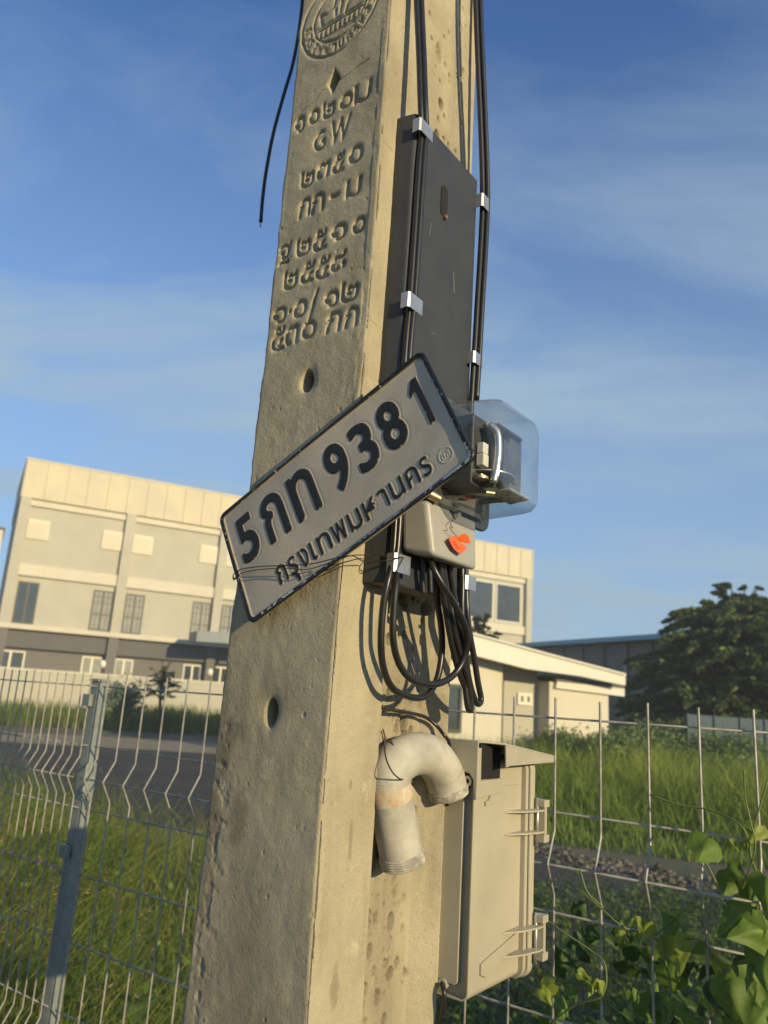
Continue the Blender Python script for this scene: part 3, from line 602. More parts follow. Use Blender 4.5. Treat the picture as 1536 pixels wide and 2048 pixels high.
FB=Fr(at(20,1350,45),UF,-NF if (NF@(EYE-at(20,1350,45)))<0 else NF)
tb=thing('long_building','long cream three storey building with metal parapet and dark grey ground floor on the left','building',FB.w(0,0))
U1=33.95
part(FB,'wall',Mt['cream'],tb,[(-1.0,U1,4.36,11.2,-9,-.0)])
part(FB,'ground_floor_wall',Mt['greyg'],tb,[(-1.0,U1,0,4.1,-9,-.35)])
part(FB,'floor_slab',Mt['cream2'],tb,[(-1.15,U1+.05,4.1,4.36,-9,.32)])
part(FB,'beam',Mt['greytrim'],tb,[(-1.0,U1,3.15,4.098,-.5,-.02)])
part(FB,'parapet',Mt['clad'],tb,[(-1.05,U1+.06,11.12,13.25,-9.1,.30)])
part(FB,'parapet_coping',Mt['cream2'],tb,[(-1.07,U1+.08,13.25,13.33,-9.12,.34)])
pb=MB(); u=-1.0
while u<U1: FB.box(pb,u,u+.05,11.14,13.24,.30,.345); u+=1.09
pb.build('parapet_seam',Mt['clad'],tb)
npil=[-1.0,4.58,10.15,15.7,21.25,26.8,33.42]
for k,u in enumerate(npil):
    part(FB,'pillar',Mt['cream'],tb,[(u,u+.52,4.362,11.118,.002,.30)]); part(FB,'ground_pillar',Mt['greyg'] if k else Mt['greyg'],tb,[(u,u+.52,0,4.098,-.35,.27)])
for k in range(6):
    ua,ub_=npil[k]+.52,npil[k+1]; 
    part(FB,'band',Mt['cream2'],tb,[(ua,ub_,6.93,7.55,.002,.17)])
    part(FB,'top_band',Mt['cream2'],tb,[(ua,ub_,10.75,11.118,.002,.14)])
    if k<5:
        for q in ((ua+.05,ua+1.15),(ub_-1.12,ub_-.02)):
            lo=part(FB,'louvre_vent',Mt['louvre'],tb,[(q[0],q[1],8.95,10.02,.0,.08)])
            b=MB(); [FB.box(b,q[0]+.1,q[1]-.1,9.05+j*.11,9.12+j*.11,.08,.115) for j in range(8)]; sub(b,'slat',Mt['louvre'],lo)
        window(FB,tb,ua+.1,ua+1.15,4.40,6.62,.0,grid=k>0,mp='curtain' if k else 'pane'); window(FB,tb,ub_-1.12,ub_-.04,4.40,6.62,.0,mp='curtain')
        for q in ((ua-.35 if k==0 else ua+.05,ua+1.05),(ub_-1.15,ub_-.1)):
            window(FB,tb,q[0],q[1],1.55,2.98,-.34,False,'wframe','curtain' if (k+int(q[0]>ua+1))%2 else 'pane',1,'ground_window')
# last bay: wide window of the tower end
for q in ((28.2,30.6),(30.85,33.1)): window(FB,tb,q[0],q[1],7.75,10.5,.0,False,'wframe','pane',0)
window(FB,tb,28.2,31.2,4.6,6.5,.0,False,'frame','pane',1)
# low white block further left
tb2=thing('grey_building','pale building partly seen beyond the left end of the long building','building',gpt(-20,70)); FC=Fr(at(14,1085,70),UF,FB.n)
part(FC,'wall',Mt['cream2'],tb2,[(-9,-.4,0,13.3,-9,0)]); part(FC,'roof_edge',Mt['greytrim'],tb2,[(-9.1,-.3,13.3,13.5,-9,.1)])
# boundary wall
FW=Fr(at(0,1345,36),UF,FB.n)
u_a,z_a=FW.uz(0,1333); u_b,z_b=FW.uz(440,1361)
bw=thing('boundary_wall','long low cream rendered wall in front of the long building','wall',FW.w(0,0))
part(FW,'wall_panel',Mt['cream'],bw,[(-6,26,0,z_a-.09,-.15,0)]); part(FW,'wall_coping',Mt['cream2'],bw,[(-6,26,z_a-.09,z_a,-.18,.03)])
for i,px in enumerate((205,422)):
    t=thing('wall_lamp','small white lamp on the grey pillar %s'%('above the boundary wall left of the young tree' if i==0 else 'nearest the utility pole'),'lamp',FW.w(FW.uz(px,1320)[0],z_a),'lamps above the boundary wall')
    u,z=FW.uz(px,1335); part(FW,'lamp_stem',Mt['frame'],t,[(u-.03,u+.03,z_a,z_a+.25,-.1,-.04)]); b=MB(); b.tube([FW.w(u,z_a+.25,-.07),FW.w(u,z_a+.3,-.07),FW.w(u,z_a+.5,-.07),FW.w(u,z_a+.58,-.07)],[.05,.13,.13,.05],10); b.build('lamp_globe',Mt['white'],t,smooth=True)
# canopy left of pole
FK=Fr(at(394,1270,43.2),UF,FB.n); t=thing('slate_canopy','flat slate blue canopy roof showing just left of the pole','canopy',FK.w(0,0))
zc0=FK.uz(394,1262)[1]; zc1=FK.uz(394,1283)[1]
b=MB(); b.prism([FK.w(0,zc1),FK.w(6,zc1+.15),FK.w(6,zc0+.35),FK.w(0,zc0)],-FK.n*1.6); b.build('canopy_roof',Mt['slate'],t)
part(FK,'canopy_post',Mt['cream'],t,[(2.6,2.75,0,zc1,-.6,-.45)]); part(FK,'canopy_post',Mt['cream'],t,[(2.6,2.75,0,zc1,-1.5,-1.35)])

# cream house on the right
FH=Fr(at(1150,1440,20),UF,FB.n)
def hb(px,py,d=0): return FH.uz(px,py,d)
th=thing('cream_house','single storey cream house with low white sheet roof between pole and tree','house',FH.w(0,0))
uR=hb(1217,1440)[0]; uL=hb(1098,1440)[0]; zT=hb(1150,1388)[1]
part(FH,'wall',Mt['cream2'],th,[(uL,uR,0,zT+.25,-5,0)])
uc=hb(1006,1440,-.45)[0]
part(FH,'recess_wall',Mt['cream'],th,[(uc,uL,0,zT+1.0,-5,-.45)])
ud=hb(820,1440)[0]; ue=hb(1003,1440)[0]
part(FH,'wing_wall',Mt['cream2'],th,[(ud,ue,0,hb(950,1310)[1]+.3,-5,0)])
q0=hb(1034,1385,-.45); q1=hb(1062,1411,-.45); window(FH,th,q0[0],q1[0],q1[1],q0[1],-.45,False,'wframe','curtain',1)
q0=hb(880,1366); q1=hb(920,1466); window(FH,th,q0[0],q1[0],q1[1],q0[1],0.0,False,'frame','pane',0)
# roof: fascia following the slope, sheet behind
def P_(px,py,d=.5): u,z=hb(px,py,d); return FH.w(u,z,d)
top=[(800,1228),(950,1268),(1100,1309),(1251,1349)]; bot=[(1251,1371),(1160,1352),(1055,1338),(950,1311),(800,1272)]
b=MB(); b.prism([P_(*p) for p in top+bot],-FH.n*.12); b.build('fascia',Mt['roofw'],th)
b=MB(); b.prism([P_(800,1226,.55),P_(950,1266,.55),P_(1100,1307,.55),P_(1252,1347,.55),P_(1252,1351,.55),P_(1100,1311,.55),P_(950,1270,.55),P_(800,1230,.55)],-FH.n*6.6+UZ*1.1); b.build('roof',Mt['roofw'],th)
b=MB(); b.prism([P_(1115,1361,.1),P_(1249,1376,.1),P_(1249,1393,.1),P_(1112,1376,.1)],-FH.n*.10); lf=b.build('lower_fascia',Mt['roofw'],th)
b=MB()   # dark strip drawn as the corrugated shadow above the lower fascia
pts=[]; 
for k in range(57):
    f=k/56; px=1112+(1249-1112)*f; py=1352+(1372-1352)*f+ (3.2*math.sin(k*math.pi/2*1.0))*.5; pts.append(P_(px,py,.12))
b.prism(pts+[P_(1249,1377,.12),P_(1112,1362,.12)][0:2],-FH.n*1.2); b.build('corrugated_shadow',Mt['greytrim'],th)


# warehouse
AW=-24.; UW=dv(AW); NW=dv(AW-90); PW=at(1281,1272,37)
if NW@(EYE-PW)<0: NW=-NW
FX=Fr(PW,-UW,NW); t=thing('warehouse','dark grey warehouse with blue roof edge behind the cream house','warehouse',FX.w(0,0))
z1=FX.uz(1281,1281)[1]; z0=FX.uz(1281,1272)[1]; ul=FX.uz(1010,1290)[0]
part(FX,'wall',Mt['shed'],t,[(ul-3,14,0,z1-.05,-12,-.3)]); b=MB(); u=ul-3
while u<14: FX.box(b,u,u+.06,0,z1-.1,-.3,-.2); u+=1.6
b.build('wall_rib',Mt['shed'],t)
part(FX,'eave',Mt['bluew'],t,[(ul-3,14,z1,z0-.14,-12,.25)]); part(FX,'gutter',Mt['bluew'],t,[(ul-3,14,z0-.12,z0+.05,-12,.05)])
part(FX,'vent_panel',Mt['cream'],t,[(FX.uz(1240,1300)[0],FX.uz(1246,1300)[0],z1-2.2,z1-.9,-.3,-.22)])
# blue sheet fence on the far right
FY=Fr(at(1536,1450,24),UF,FB.n); t=thing('blue_sheet_fence','dark blue grey sheet metal fence at the right edge beyond the grass','fence',FY.w(0,0))
zt=FY.uz(1500,1437)[1]; part(FY,'sheet_panel',Mt['bluewall'],t,[(-3.2,9,0,zt,-.05,0)]); b=MB()
for k in range(12): FY.box(b,-3.2+k,-3.14+k,0,zt+.02,0,.05)
b.build('rail',Mt['bluewall'],t)

# ------------------------------------------------------------------ wire fence
def FP(u,z,d=0): return np.array([PF0[0],PF0[1],0.])+UFn*u-NFn*d+UZ*z      # d towards the camera
ZR=[1.611,1.465,1.391,1.318,1.172,1.026,.880,.807,.734,.588,.442,.296,.15]
BUMPS=(1.391,.807)
def wire_off(z):
    for zc in BUMPS:
        if abs(z-zc)<.047: return .027*(1-abs(z-zc)/.047)
    return 0.
def fence_panel(label,u0,u1,sp,r=.0020):
    t=thing('wire_fence_panel',label,'fence',FP((u0+u1)/2,0),'welded wire fence panels'); n=int(round((u1-u0)/sp))
    for k in range(n+1):
        u=u0+k*sp+random.uniform(-.0008,.0008); b=MB(); zs=[1.642+random.uniform(-.002,.002)]
        for zc in BUMPS: zs+=[zc+.056,zc+.047,zc+.040,zc+.006,zc,zc-.006,zc-.040,zc-.047,zc-.056]
        zs.append(.05); b.tube([FP(u,z,wire_off(z)+.0025) for z in zs],r,8); b.build('vertical_wire',Mt['wire'],t,smooth='auto')
    for z in ZR:
        b=MB(); o=wire_off(z); b.tube([FP(u0-.02,z,o-.0012),FP((u0+u1)/2,z,o-.0012),FP(u1+.02,z,o-.0012)],r*.95,8); b.build('horizontal_wire',Mt['wire'],t,smooth=True)
    return t
fence_panel('bent wire fence panel right of the post with vines on its lower right part',-.298,1.49,.0745)
fence_panel('close spaced wire fence panel left of the grey post',1.560,2.635,.0375,.0018)
uP=1.560
t=thing('fence_post','square grey steel fence post where the two wire panels meet','post',FP(uP,0))
b=MB(); b.box(FP(uP-.022,0,-.006),UFn*.034,NFn*.032,UZ*1.622); b.build('post_body',Mt['post'],t,bevel=.003)
b=MB(); b.box(FP(uP-.025,1.622,-.003),UFn*.040,NFn*.038,UZ*.008); b.build('post_cap',Mt['post'],t,bevel=.002)
for z in (1.56,1.2,.8):
    b=MB(); b.box(FP(uP-.012,z,-.004),UFn*.03,-NFn*.012,UZ*.03); b.build('wire_bracket',Mt['post'],t,bevel=.001)

# ------------------------------------------------------------------ vines on the fence
def fpx(px,py,d=.02): return isect(px,py,PF0-NFn*d,NFn)
vine=thing('climbing_vine','green vine with large leaves climbing the lower right of the wire fence','vine',FP(.1,0))
STEMS=[[(1536,1560),(1512,1640),(1500,1700),(1520,1760),(1536,1800)],[(1130,1760),(1170,1790),(1206,1820),(1240,1850),(1270,1862),(1310,1868),(1335,1848),(1370,1820),(1400,1815),(1420,1830)],
[(1160,1740),(1175,1785),(1207,1815)],[(1320,1868),(1330,1920),(1340,1960),(1343,1980)],[(1530,2040),(1500,2000),(1470,1960),(1440,1930),(1420,1900),(1400,1880),(1360,1878),(1340,1888)],
[(1390,1690),(1420,1740),(1450,1800),(1500,1850),(1536,1880)],[(1300,1590),(1360,1610),(1420,1620),(1480,1650),(1500,1690)],[(1100,2048),(1150,2010),(1205,1990),(1210,1930),(1180,1900),(1120,1860),(1080,1830)],
[(1480,1790),(1510,1700),(1500,1640),(1490,1590),(1488,1540)],[(1205,2000),(1260,2040),(1300,2080)],[(1110,1960),(1170,1970),(1200,1985)],[(1420,2040),(1425,2000),(1445,1985),(1460,1950)],[(1536,1790),(1515,1810),(1520,1850),(1530,1880)]]
for s_ in STEMS:
    b=MB(); b.tube(smoothpath([fpx(x,y,.012+.02*random.random()) for x,y in s_],6),.0013,6); b.build('stem',mat('vine_stem',(.12,.16,.04),.6) if 'vst' not in Mt else Mt['vst'],vine,smooth=True); Mt.setdefault('vst',bpy.data.materials['vine_stem'])
def bigleaf(px,py,size,ang,tilt,shade,d=.03,yaw=0):
    """heart-shaped leaf, slightly folded and wavy; facing roughly the camera"""
    c=fpx(px,py,d+.02*random.random()); rr=np.array([ (0,0),(.12,.30),(.42,.42),(.52,.18),(.46,-.10),(.26,-.45),(0,-.78)]); out=[]
    back=-(ray(px,py)); upv=UZ-back*(UZ@back); upv/=np.linalg.norm(upv); rt=np.cross(upv,back)
    ca,sa=math.cos(R_(ang)),math.sin(R_(ang)); ex=rt*ca+upv*sa; ey=-rt*sa+upv*ca; nrm=back
    ct,stt=math.cos(R_(tilt)),math.sin(R_(tilt)); ey2=ey*ct+nrm*stt; n2=nrm*ct-ey*stt; cy,sy=math.cos(R_(yaw)),math.sin(R_(yaw)); ex2=ex*cy+n2*sy; n3=n2*cy-ex*sy
    V=[];Fq=[]
    prof=np.array([(.34,.0),(.46,.12),(.40,.42),(.22,.55),(.05,.50)]) # unused guide
    K=10; S=6
    ys=np.linspace(.0,1,K)
    def halfw(t): return float(np.interp(t,[0,.07,.2,.34,.5,.66,.82,.93,1],[.16,.44,.56,.50,.38,.22,.13,.05,.005]))
    for i,t in enumerate(ys):
        y=.38-1.15*t
        for j in range(-S,S+1):
            s=j/S; x=halfw(t)*s; yy=y+ (.20*abs(s)**1.5*(1-t)**2); zz=-.42*abs(x)+.05*math.sin(9*x+7*t+px)+.16*math.sin(3*t+px*.3)+.05*math.sin(14*t)*abs(x)*2
            V.append(c+(ex2*x+ey2*yy+n3*zz)*size)
    Wd=2*S+1
    for i in range(K-1):
        for j in range(Wd-1): Fq.append((i*Wd+j,i*Wd+j+1,(i+1)*Wd+j+1,(i+1)*Wd+j))
    cc=np.tile(np.array(shade),(len(V),1))*(1+.12*np.random.default_rng(int(px)).normal(size=(len(V),1))*.4)
    vein=np.array([1.35 if abs(j)==0 else (1.12 if (i+abs(j))%3==0 else .96) for i in range(K) for j in range(-S,S+1)])[:,None]
    nmesh('leaf',np.array(V),np.array(Fq),cc*vein,Mt['leaf'],vine,smooth=True)
LG=(.10,.165,.022); LY=(.19,.24,.035); LD=(.04,.08,.015)
LV=[(1412,1690,.045,-25,-55,LG,.03,0),(1476,1835,.054,-50,-15,LG,.03,20),(1508,1865,.055,-70,-30,LG,.03,0),(1352,1898,.042,10,-10,LY,.02,10),(1335,1890,.03,60,-20,LY,.02,0),(1290,1860,.026,-20,10,LY,.02,0),
(1455,1765,.034,-20,-20,LG,-.01,10),(1500,1790,.034,0,10,LG,.0,0),(1470,1745,.03,60,-40,LG,.0,0),(1345,1845,.034,-140,20,LG,.01,30),(1355,1838,.022,30,0,LY,.01,0),(1470,1995,.056,15,-20,LG,.04,15),(1500,1960,.05,-30,-10,LD,.03,0),(1525,1920,.05,10,-10,LG,.03,20),(1480,2040,.048,70,-25,LG,.04,0),(1528,2030,.055,-40,-10,LG,.04,0),
(1500,1985,.05,40,10,LG,.05,0),(1455,1985,.055,-15,-60,LD,.02,0),(1390,1890,.026,-60,10,LG,.01,40),(1533,1780,.04,0,0,LG,.03,0),(1510,1665,.03,-30,-30,LY,.01,0),(1465,1690,.015,40,0,LY,.01,0),(1490,1690,.012,10,0,LY,.01,0),(1240,1870,.016,-10,0,LY,.02,0),(1275,1845,.014,30,0,LY,.02,0),
(1185,1970,.022,-20,-10,LY,.02,0),(1145,1985,.020,20,-10,LG,.02,0),(1165,1950,.016,70,0,LY,.02,0),(1200,1975,.016,20,0,LY,.02,0),(1095,1975,.03,-60,0,LY,.02,0),(1090,1990,.022,40,0,LY,.02,0),(1340,2010,.018,0,0,LG,.02,0),(1360,2025,.016,40,0,LG,.02,0),(1380,2040,.018,80,0,LG,.02,0),(1422,2010,.018,30,0,LY,.02,0),(1185,1870,.022,80,0,LD,-.05,0),(1160,1820,.026,30,-30,LD,-.06,0),(1060,1805,.03,80,-40,LG,-.03,0),(1060,1708,.018,20,-30,LG,-.02,0),(1175,1875,.02,90,-60,LG,-.06,0)]
for q in LV: bigleaf(*q)
rv=np.random.default_rng(77)
for k in range(34):
    px,py=rv.uniform(1290,1540),rv.uniform(1900,2060)
    if rv.random()<.4: px,py=rv.uniform(1100,1290),rv.uniform(1850,2050)
    bigleaf(px,py,rv.uniform(.018,.045),rv.uniform(-180,180),rv.uniform(-60,20),LD if rv.random()<.75 else LG,-rv.uniform(.05,.16),rv.uniform(-40,40))

# ------------------------------------------------------------------ meter board
def Wp(l): return [W(*p) for p in l]
board=thing('meter_board','tall dark grey plastic meter board fixed to the sunny side of the pole','meter board',W(-.016,.12,1.74))
b=MB(); zb,zt_=1.7455,2.355; prof=[(-.001,.0375),(-.012,.0385),(-.029,.0425),(-.0325,.047),(-.0325,.198),(-.029,.2025),(-.012,.2065),(-.001,.2075)]
b.prism([W(a,bb,zb) for a,bb in prof],UZ*(zt_-zb)); bd=b.build('board_shell',Mt['board'],board,bevel=.0018)
b=MB(); b.prism([W(-.0330,.1145+y,2.268+z) for y,z in roundrect(-.0078,.0078,-.023,.023,.0075)],-UA*.0006); b.build('keyhole_slot',Mt['hollow'],board)
b=MB(); [b.tube([W(-.0327,y0,z0),W(-.0328,y0+dy,z0+dz)],.00018,4) for y0,z0,dy,dz in ((.10,2.07,.012,.004),(.15,2.15,-.004,.03),(.17,2.02,.008,.002),(.085,2.20,.003,.02),(.13,1.99,.02,-.006))]; b.build('scratch_mark',Mt['greybox'],board)
b=MB(); b.tube([W(-.0325,.1165,2.2445),W(-.037,.1165,2.2445)],[.0036,.003],8); b.build('screw_head',Mt['copper'],board)
b=MB(); b.prism([W(-.0328,.062+y,1.7475+z) for y,z in roundrect(-.012,.012,0,.0012,.0005)],-UA*.0008); b.build('lower_lip',Mt['board'],board)

# cable clips (aluminium straps)
def clip(px,py,wd,ht,lab,a=-.0400,k=[0]):
    c=onA(px,py,a); t=thing('cable_clip',lab,'cable clip',W(-.033,c[1],c[2]-ht/2),'aluminium cable clips')
    b=MB(); th_=.0012; w0,w1=c[1]-wd*.5,c[1]+wd*.5; pr=[(-.0325,w0),(-.0425,w0),(-.0445,w0+.003),(-.0445,w1-.003),(-.0440,w1),(-.0432,w1),(-.0432,w1-.0035),(-.0432,w0+.0035),(-.0420,w0+.0014),(-.0325,w0+.0014)]
    pts=[W(x,y,c[2]-ht/2) for x,y in pr]; b.prism(pts,UZ*ht+UA*.0); b.build('strap',Mt['alu'],t,bevel=.0004)
    return t
clip(848,262,.030,.019,'aluminium clip at the top left of the meter board')
clip(826,609,.030,.020,'aluminium clip holding the left cables above the tilted plate')
clip(968,408,.024,.021,'aluminium clip at the top right edge of the meter board')
clip(952,720,.024,.017,'aluminium clip on the right cables just above the glass meter')
clip(800,1129,.030,.021,'aluminium clip wrapped by the tie wire below the tilted plate')
clip(937,1167,.024,.018,'aluminium clip at the lower right under the orange tag')

# ------------------------------------------------------------------ cables
def cable(label,pts,r=.0039,group='black supply cables on the pole',k=12,name='black_cable'):
    b=MB(); b.tube(smoothpath(pts,7),r,k); o=b.build(name,Mt['cable'],None,smooth=True,loc=tuple(pts[len(pts)//2])); return tag(o,label,'cable',group)
def Q(l,a): return [WA(x,y,(a if not hasattr(a,'__len__') else a[i])) for i,(x,y) in enumerate(l)]
la_=-.0365
up1=[(829,-160),(831,-60),(833,0),(838,110),(841,200),(843,262),(838,330),(829,470),(820,600),(811,700),(802,850),(793,1000),(788,1080),(784,1125)]
l1=up1+[(775,1165),(766,1215),(762,1290),(768,1340),(786,1377),(817,1393),(843,1395),(861,1383),(876,1352),(884,1300),(882,1250),(875,1205),(872,1150),(872,1115),(870,1090)]
n1_=len(up1); cable('left black cable whose lower loop hangs lowest and farthest left',Q(l1,[-.012,-.018,-.022,-.030]+[la_]*(n1_-4)+list(np.interp(np.arange(len(l1)-n1_),[0,3,9,14],[-.037,-.027,-.027,-.050]))))
up2=[(x+10-2*i/len(up1),y) for i,(x,y) in enumerate(up1)]
l2=up2+[(792,1165),(788,1210),(786,1275),(796,1322),(817,1354),(846,1367),(877,1367),(906,1351),(927,1320),(935,1283),(929,1250),(913,1216),(893,1182),(872,1146),(862,1124),(856,1102)]
cable('left black cable forming the wide front loop across the others',Q(l2,[-.016,-.022,-.026,-.034]+[la_-.0040]*(len(up2)-4)+list(np.interp(np.arange(len(l2)-len(up2)),[0,3,7,9,12,15],[-.038,-.033,-.044,-.056,-.068,-.050]))))
upR=[(952,-160),(951,-60),(951,0),(955,110),(960,220),(964,330),(965,408),(961,500),(955,600),(948,720),(943,800),(938,900),(934,1000),(931,1100),(932,1167)]
l3=upR+[(934,1220),(940,1270),(949,1320),(956,1365),(962,1398),(956,1408),(948,1395),(938,1360),(930,1310),(920,1260),(911,1210),(903,1160),(899,1125),(897,1100)]
cable('right black cable with the rightmost narrow hanging loop',Q(l3,[-.037]*len(upR)+list(np.linspace(-.04,-.050,len(l3)-len(upR)))))
upS=[(x+10,y) if y<720 else (x+10-(0 if y<1100 else 2),y) for x,y in upR]; upS=upS[:-4]
cable('right black cable running down beside its twin into the glass meter',Q(upS,[-.0412]*len(upS)))
l4=[(928,1100),(924,1140),(925,1167),(924,1210),(926,1280),(929,1340),(932,1385),(936,1415),(941,1418),(940,1390),(932,1350),(921,1310),(909,1265),(898,1215),(890,1165),(886,1125),(884,1100)]
cable('black cable with the narrow loop hanging just left of the rightmost loop',Q(l4,list(np.linspace(-.037,-.050,len(l4)))))
cable('black cable pressed against the right edge of the pole above the board',Q([(946,-160),(943,-60),(941,0),(938,120),(936,250),(934,360),(933,420)],[.002]*7),.0038)
l5=[(880,1100),(882,1150),(888,1200),(896,1250),(906,1300),(918,1345),(930,1375)]
cable('short black cable slanting down behind the front loop from the grey cover',Q(l5,list(np.linspace(-.050,-.040,7))),.0036)
for i,(x,lb) in enumerate(((843,'short black cable stub directly under the left of the grey cover'),(858,'short black cable stub second from left under the grey cover'))):
    cable(lb,Q([(x,1090),(x+1,1130),(x+2,1160),(x+3,1188)],[-.042]*4),.0036)
# thin wire that stands in for a cable's shadow across the recess
cable('thin black wire in place of a cable shadow crossing the recess down to the beige box',Q([(764,1414),(785,1420),(820,1426),(850,1434),(872,1450),(888,1470),(897,1482)],[-.001,.007,.013,.013,.006,-.004,-.006])+[W(-.004,.232,1.565),W(-.002,.2345,1.54),W(-.002,.2345,1.50)],.0022,name='shadow_wire')
# loose cable end hanging at the upper left
b=MB(); cp=[W(*onB(x,y,.14)) for x,y in ((615,-120),(602,30),(587,122),(566,195),(546,270),(532,345),(525,400),(521.5,444))]
lc=thing('loose_cable','loose black cable end with bare strands hanging left of the pole top','cable',cp[-1]); b.tube(smoothpath(cp,6),.0031,10); b.build('cable_sheath',Mt['cable'],lc,smooth=True)
b=MB(); e=cp[-1]
for q in ((.0,.0),(.0015,-.001),(-.001,.001)): b.tube([e,e-UZ*.006+UA*q[0]*1.2,e-UZ*.011-UA*(.002+q[1])],.0004,5)
b.build('copper_strand',Mt['copper'],lc)
cable('black drip loop entering the bottom of the beige box by the pole',[W(-.006,.232,1.306),W(-.012,.229,1.296),W(-.008,.232,1.272),W(.01,.236,1.24),W(.0,.238,1.2)],.0028)

# ------------------------------------------------------------------ electricity meter
mt=thing('electricity_meter','electricity meter with clear rounded cover behind the right end of the tilted plate','electricity meter',W(-.05,.13,1.80))
b=MB()
b.prism([W(-.0335,.068+ (.135-.0)*0+y,z) for y,z in roundrect(0,.134,1.838,1.972,.016)],-UA*.026); tr_=b.build('base_tray',Mt['tray'],mt,bevel=.003)
b=MB(); b.prism([W(-.0595,.064+y,z) for y,z in roundrect(0,.142,1.832,1.976,.018)],-UA*.006); b.build('tray_flange',Mt['tray'],mt,bevel=.002)
# clear cover: superellipse shell, slight taper to the front
def shell(mb,steps,k=9):
    rings=[]
    for (a,y0,y1,z0,z1,r_) in steps: rings.append([W(a,y,z) for y,z in roundrect(y0,y1,z0,z1,r_,k)])
    n=len(rings[0]); vs=[p for g in rings for p in g]; fs=[(i*n+j,i*n+(j+1)%n,(i+1)*n+(j+1)%n,(i+1)*n+j) for i in range(len(rings)-1) for j in range(n)]; fs.append(tuple(range((len(rings)-1)*n,len(rings)*n))); mb.add(vs,fs)
b=MB(); Y0,Y1,Za,Zb=.074,.192,1.842,1.966
shell(b,[(-.0655,Y0,Y1,Za,Zb,.018),(-.10,Y0+.002,Y1-.002,Za+.001,Zb-.003,.018),(-.128,Y0+.004,Y1-.004,Za+.002,Zb-.006,.018),(-.137,Y0+.0055,Y1-.0055,Za+.0035,Zb-.0075,.0175),(-.142,Y0+.009,Y1-.009,Za+.007,Zb-.011,.016),(-.1445,Y0+.014,Y1-.014,Za+.012,Zb-.016,.013)])
cv=b.build('clear_cover',Mt['glass'],mt,smooth='auto')
# works inside the cover
b=MB(); b.box(W(-.066,.088,1.862),UB*.088,-UA*.040,UZ*.084); b.build('frame_block',Mt['inner'],mt,bevel=.002)
b=MB(); b.box(W(-.106,.150,1.868),UB*.026,-UA*.016,UZ*.066); b.build('coil_housing',Mt['tray'],mt,bevel=.003)
b=MB(); b.box(W(-.108,.094,1.8985),UB*.012,-UA*.009,UZ*.013); b.box(W(-.108,.0935,1.8835),UB*.012,-UA*.010,UZ*.0145); b.build('white_terminal',Mt['white'],mt,bevel=.0012)
b=MB(); b.box(W(-.108,.112,1.930),UB*.030,-UA*.006,UZ*.012); b.build('top_strip',Mt['white'],mt,bevel=.001)
b=MB(); b.box(W(-.122,.130,1.878),UB*.036,-UA*.002,UZ*.046); b.build('register_face',Mt['inner'],mt,bevel=.0006)
b=MB(); b.tube(smoothpath([W(-.118,.104,1.935),W(-.126,.108,1.925),W(-.128,.109,1.905),W(-.127,.108,1.885),W(-.124,.106,1.865)],6),[.0045]*25,10); b.build('bright_tube',Mt['alu'],mt,smooth=True)
b=MB(); b.tube([W(-.112,.098,1.868),W(-.112,.098,1.871)],.0095,20); b.tube([W(-.112,.098,1.871),W(-.112,.098,1.874)],.004,12); b.build('brass_screw',Mt['brass'],mt,smooth='auto')
b=MB(); b.tube([W(-.100,.130,1.8795),W(-.100,.130,1.8810)],.034,32); b.build('rotor_disc',Mt['alu'],mt,smooth='auto')
b=MB(); b.box(W(-.095,.115,1.9365),UB*.060,-UA*.030,UZ*.003); b.box(W(-.095,.110,1.862),UB*.004,-UA*.028,UZ*.076); b.box(W(-.095,.172,1.862),UB*.004,-UA*.028,UZ*.076); b.build('register_bracket',Mt['inner'],mt,bevel=.0008)
b=MB(); o=np.array([-.112,.118,1.8565]); b.box(W(*o),UB*.052,-UA*.026+UZ*.003,UZ*.0022-UA*.0002); b.build('dial_plate',Mt['label'],mt,bevel=.0005)
b=MB(); b.tube([W(-.118,.100,1.853),W(-.124,.108,1.853)],[.003,.0035],10); b.build('pivot_screw',Mt['brass'],mt,smooth='auto')
# terminal cover
b=MB(); zt0,zt1=1.778,1.842
b.hexa([W(-.034,.062,zt0+.006),W(-.034,.172,zt0+.006),W(-.073,.166,zt0),W(-.073,.070,zt0),W(-.034,.056,zt1),W(-.034,.178,zt1),W(-.066,.172,zt1),W(-.066,.062,zt1)])
b.build('terminal_cover',Mt['greybox'],mt,bevel=.006,bseg=4)
b=MB(); b.tube([W(-.069,.118,1.836),W(-.0745,.118,1.836)],[.0045,.0035],8); b.build('cover_screw',Mt['steel'],mt,smooth='auto')
b=MB(); b.tube([W(-.067,.063,1.8475),W(-.074,.074,1.8435)],[.006,.005],10); b.build('side_lug',Mt['brass'],mt,smooth='auto')
# orange seal
so=thing('orange_seal','crumpled orange plastic seal hanging on a thin wire from the grey meter cover','seal tag',W(-.078,.12,1.81))
def oa(px,py,a=-.0775): return WA(px,py,a)
b=MB(); b.prism([oa(x,y) for x,y in ((897,1079),(903,1073),(908,1071),(915,1074),(920,1080),(923,1087),(930,1091),(931,1098),(926,1104),(921,1109),(914,1104),(907,1098),(903,1091))],-UA*.0007); b.build('tag_body',Mt['orange'],so)
b=MB(); vs=[oa(915,1076,-.0785),oa(921,1070,-.081),oa(929,1067,-.083),(oa(936,1072,-.083)),oa(940,1087,-.0805),oa(931,1086,-.079),oa(922,1083,-.0785)]; b.prism(vs,-UA*.0007); b.build('folded_flap',Mt['orange'],so)
b=MB()
for k in range(4): b.prism([oa(x,y,-.0788) for x,y in ((905+k*2.4,1083+k*4),(913+k*2.4,1085+k*4),(913+k*2.4,1086.2+k*4),(905+k*2.4,1084.2+k*4))],-UA*.0001)
b.build('printed_line',mat('seal_print',(.30,.05,.02),.6),so)
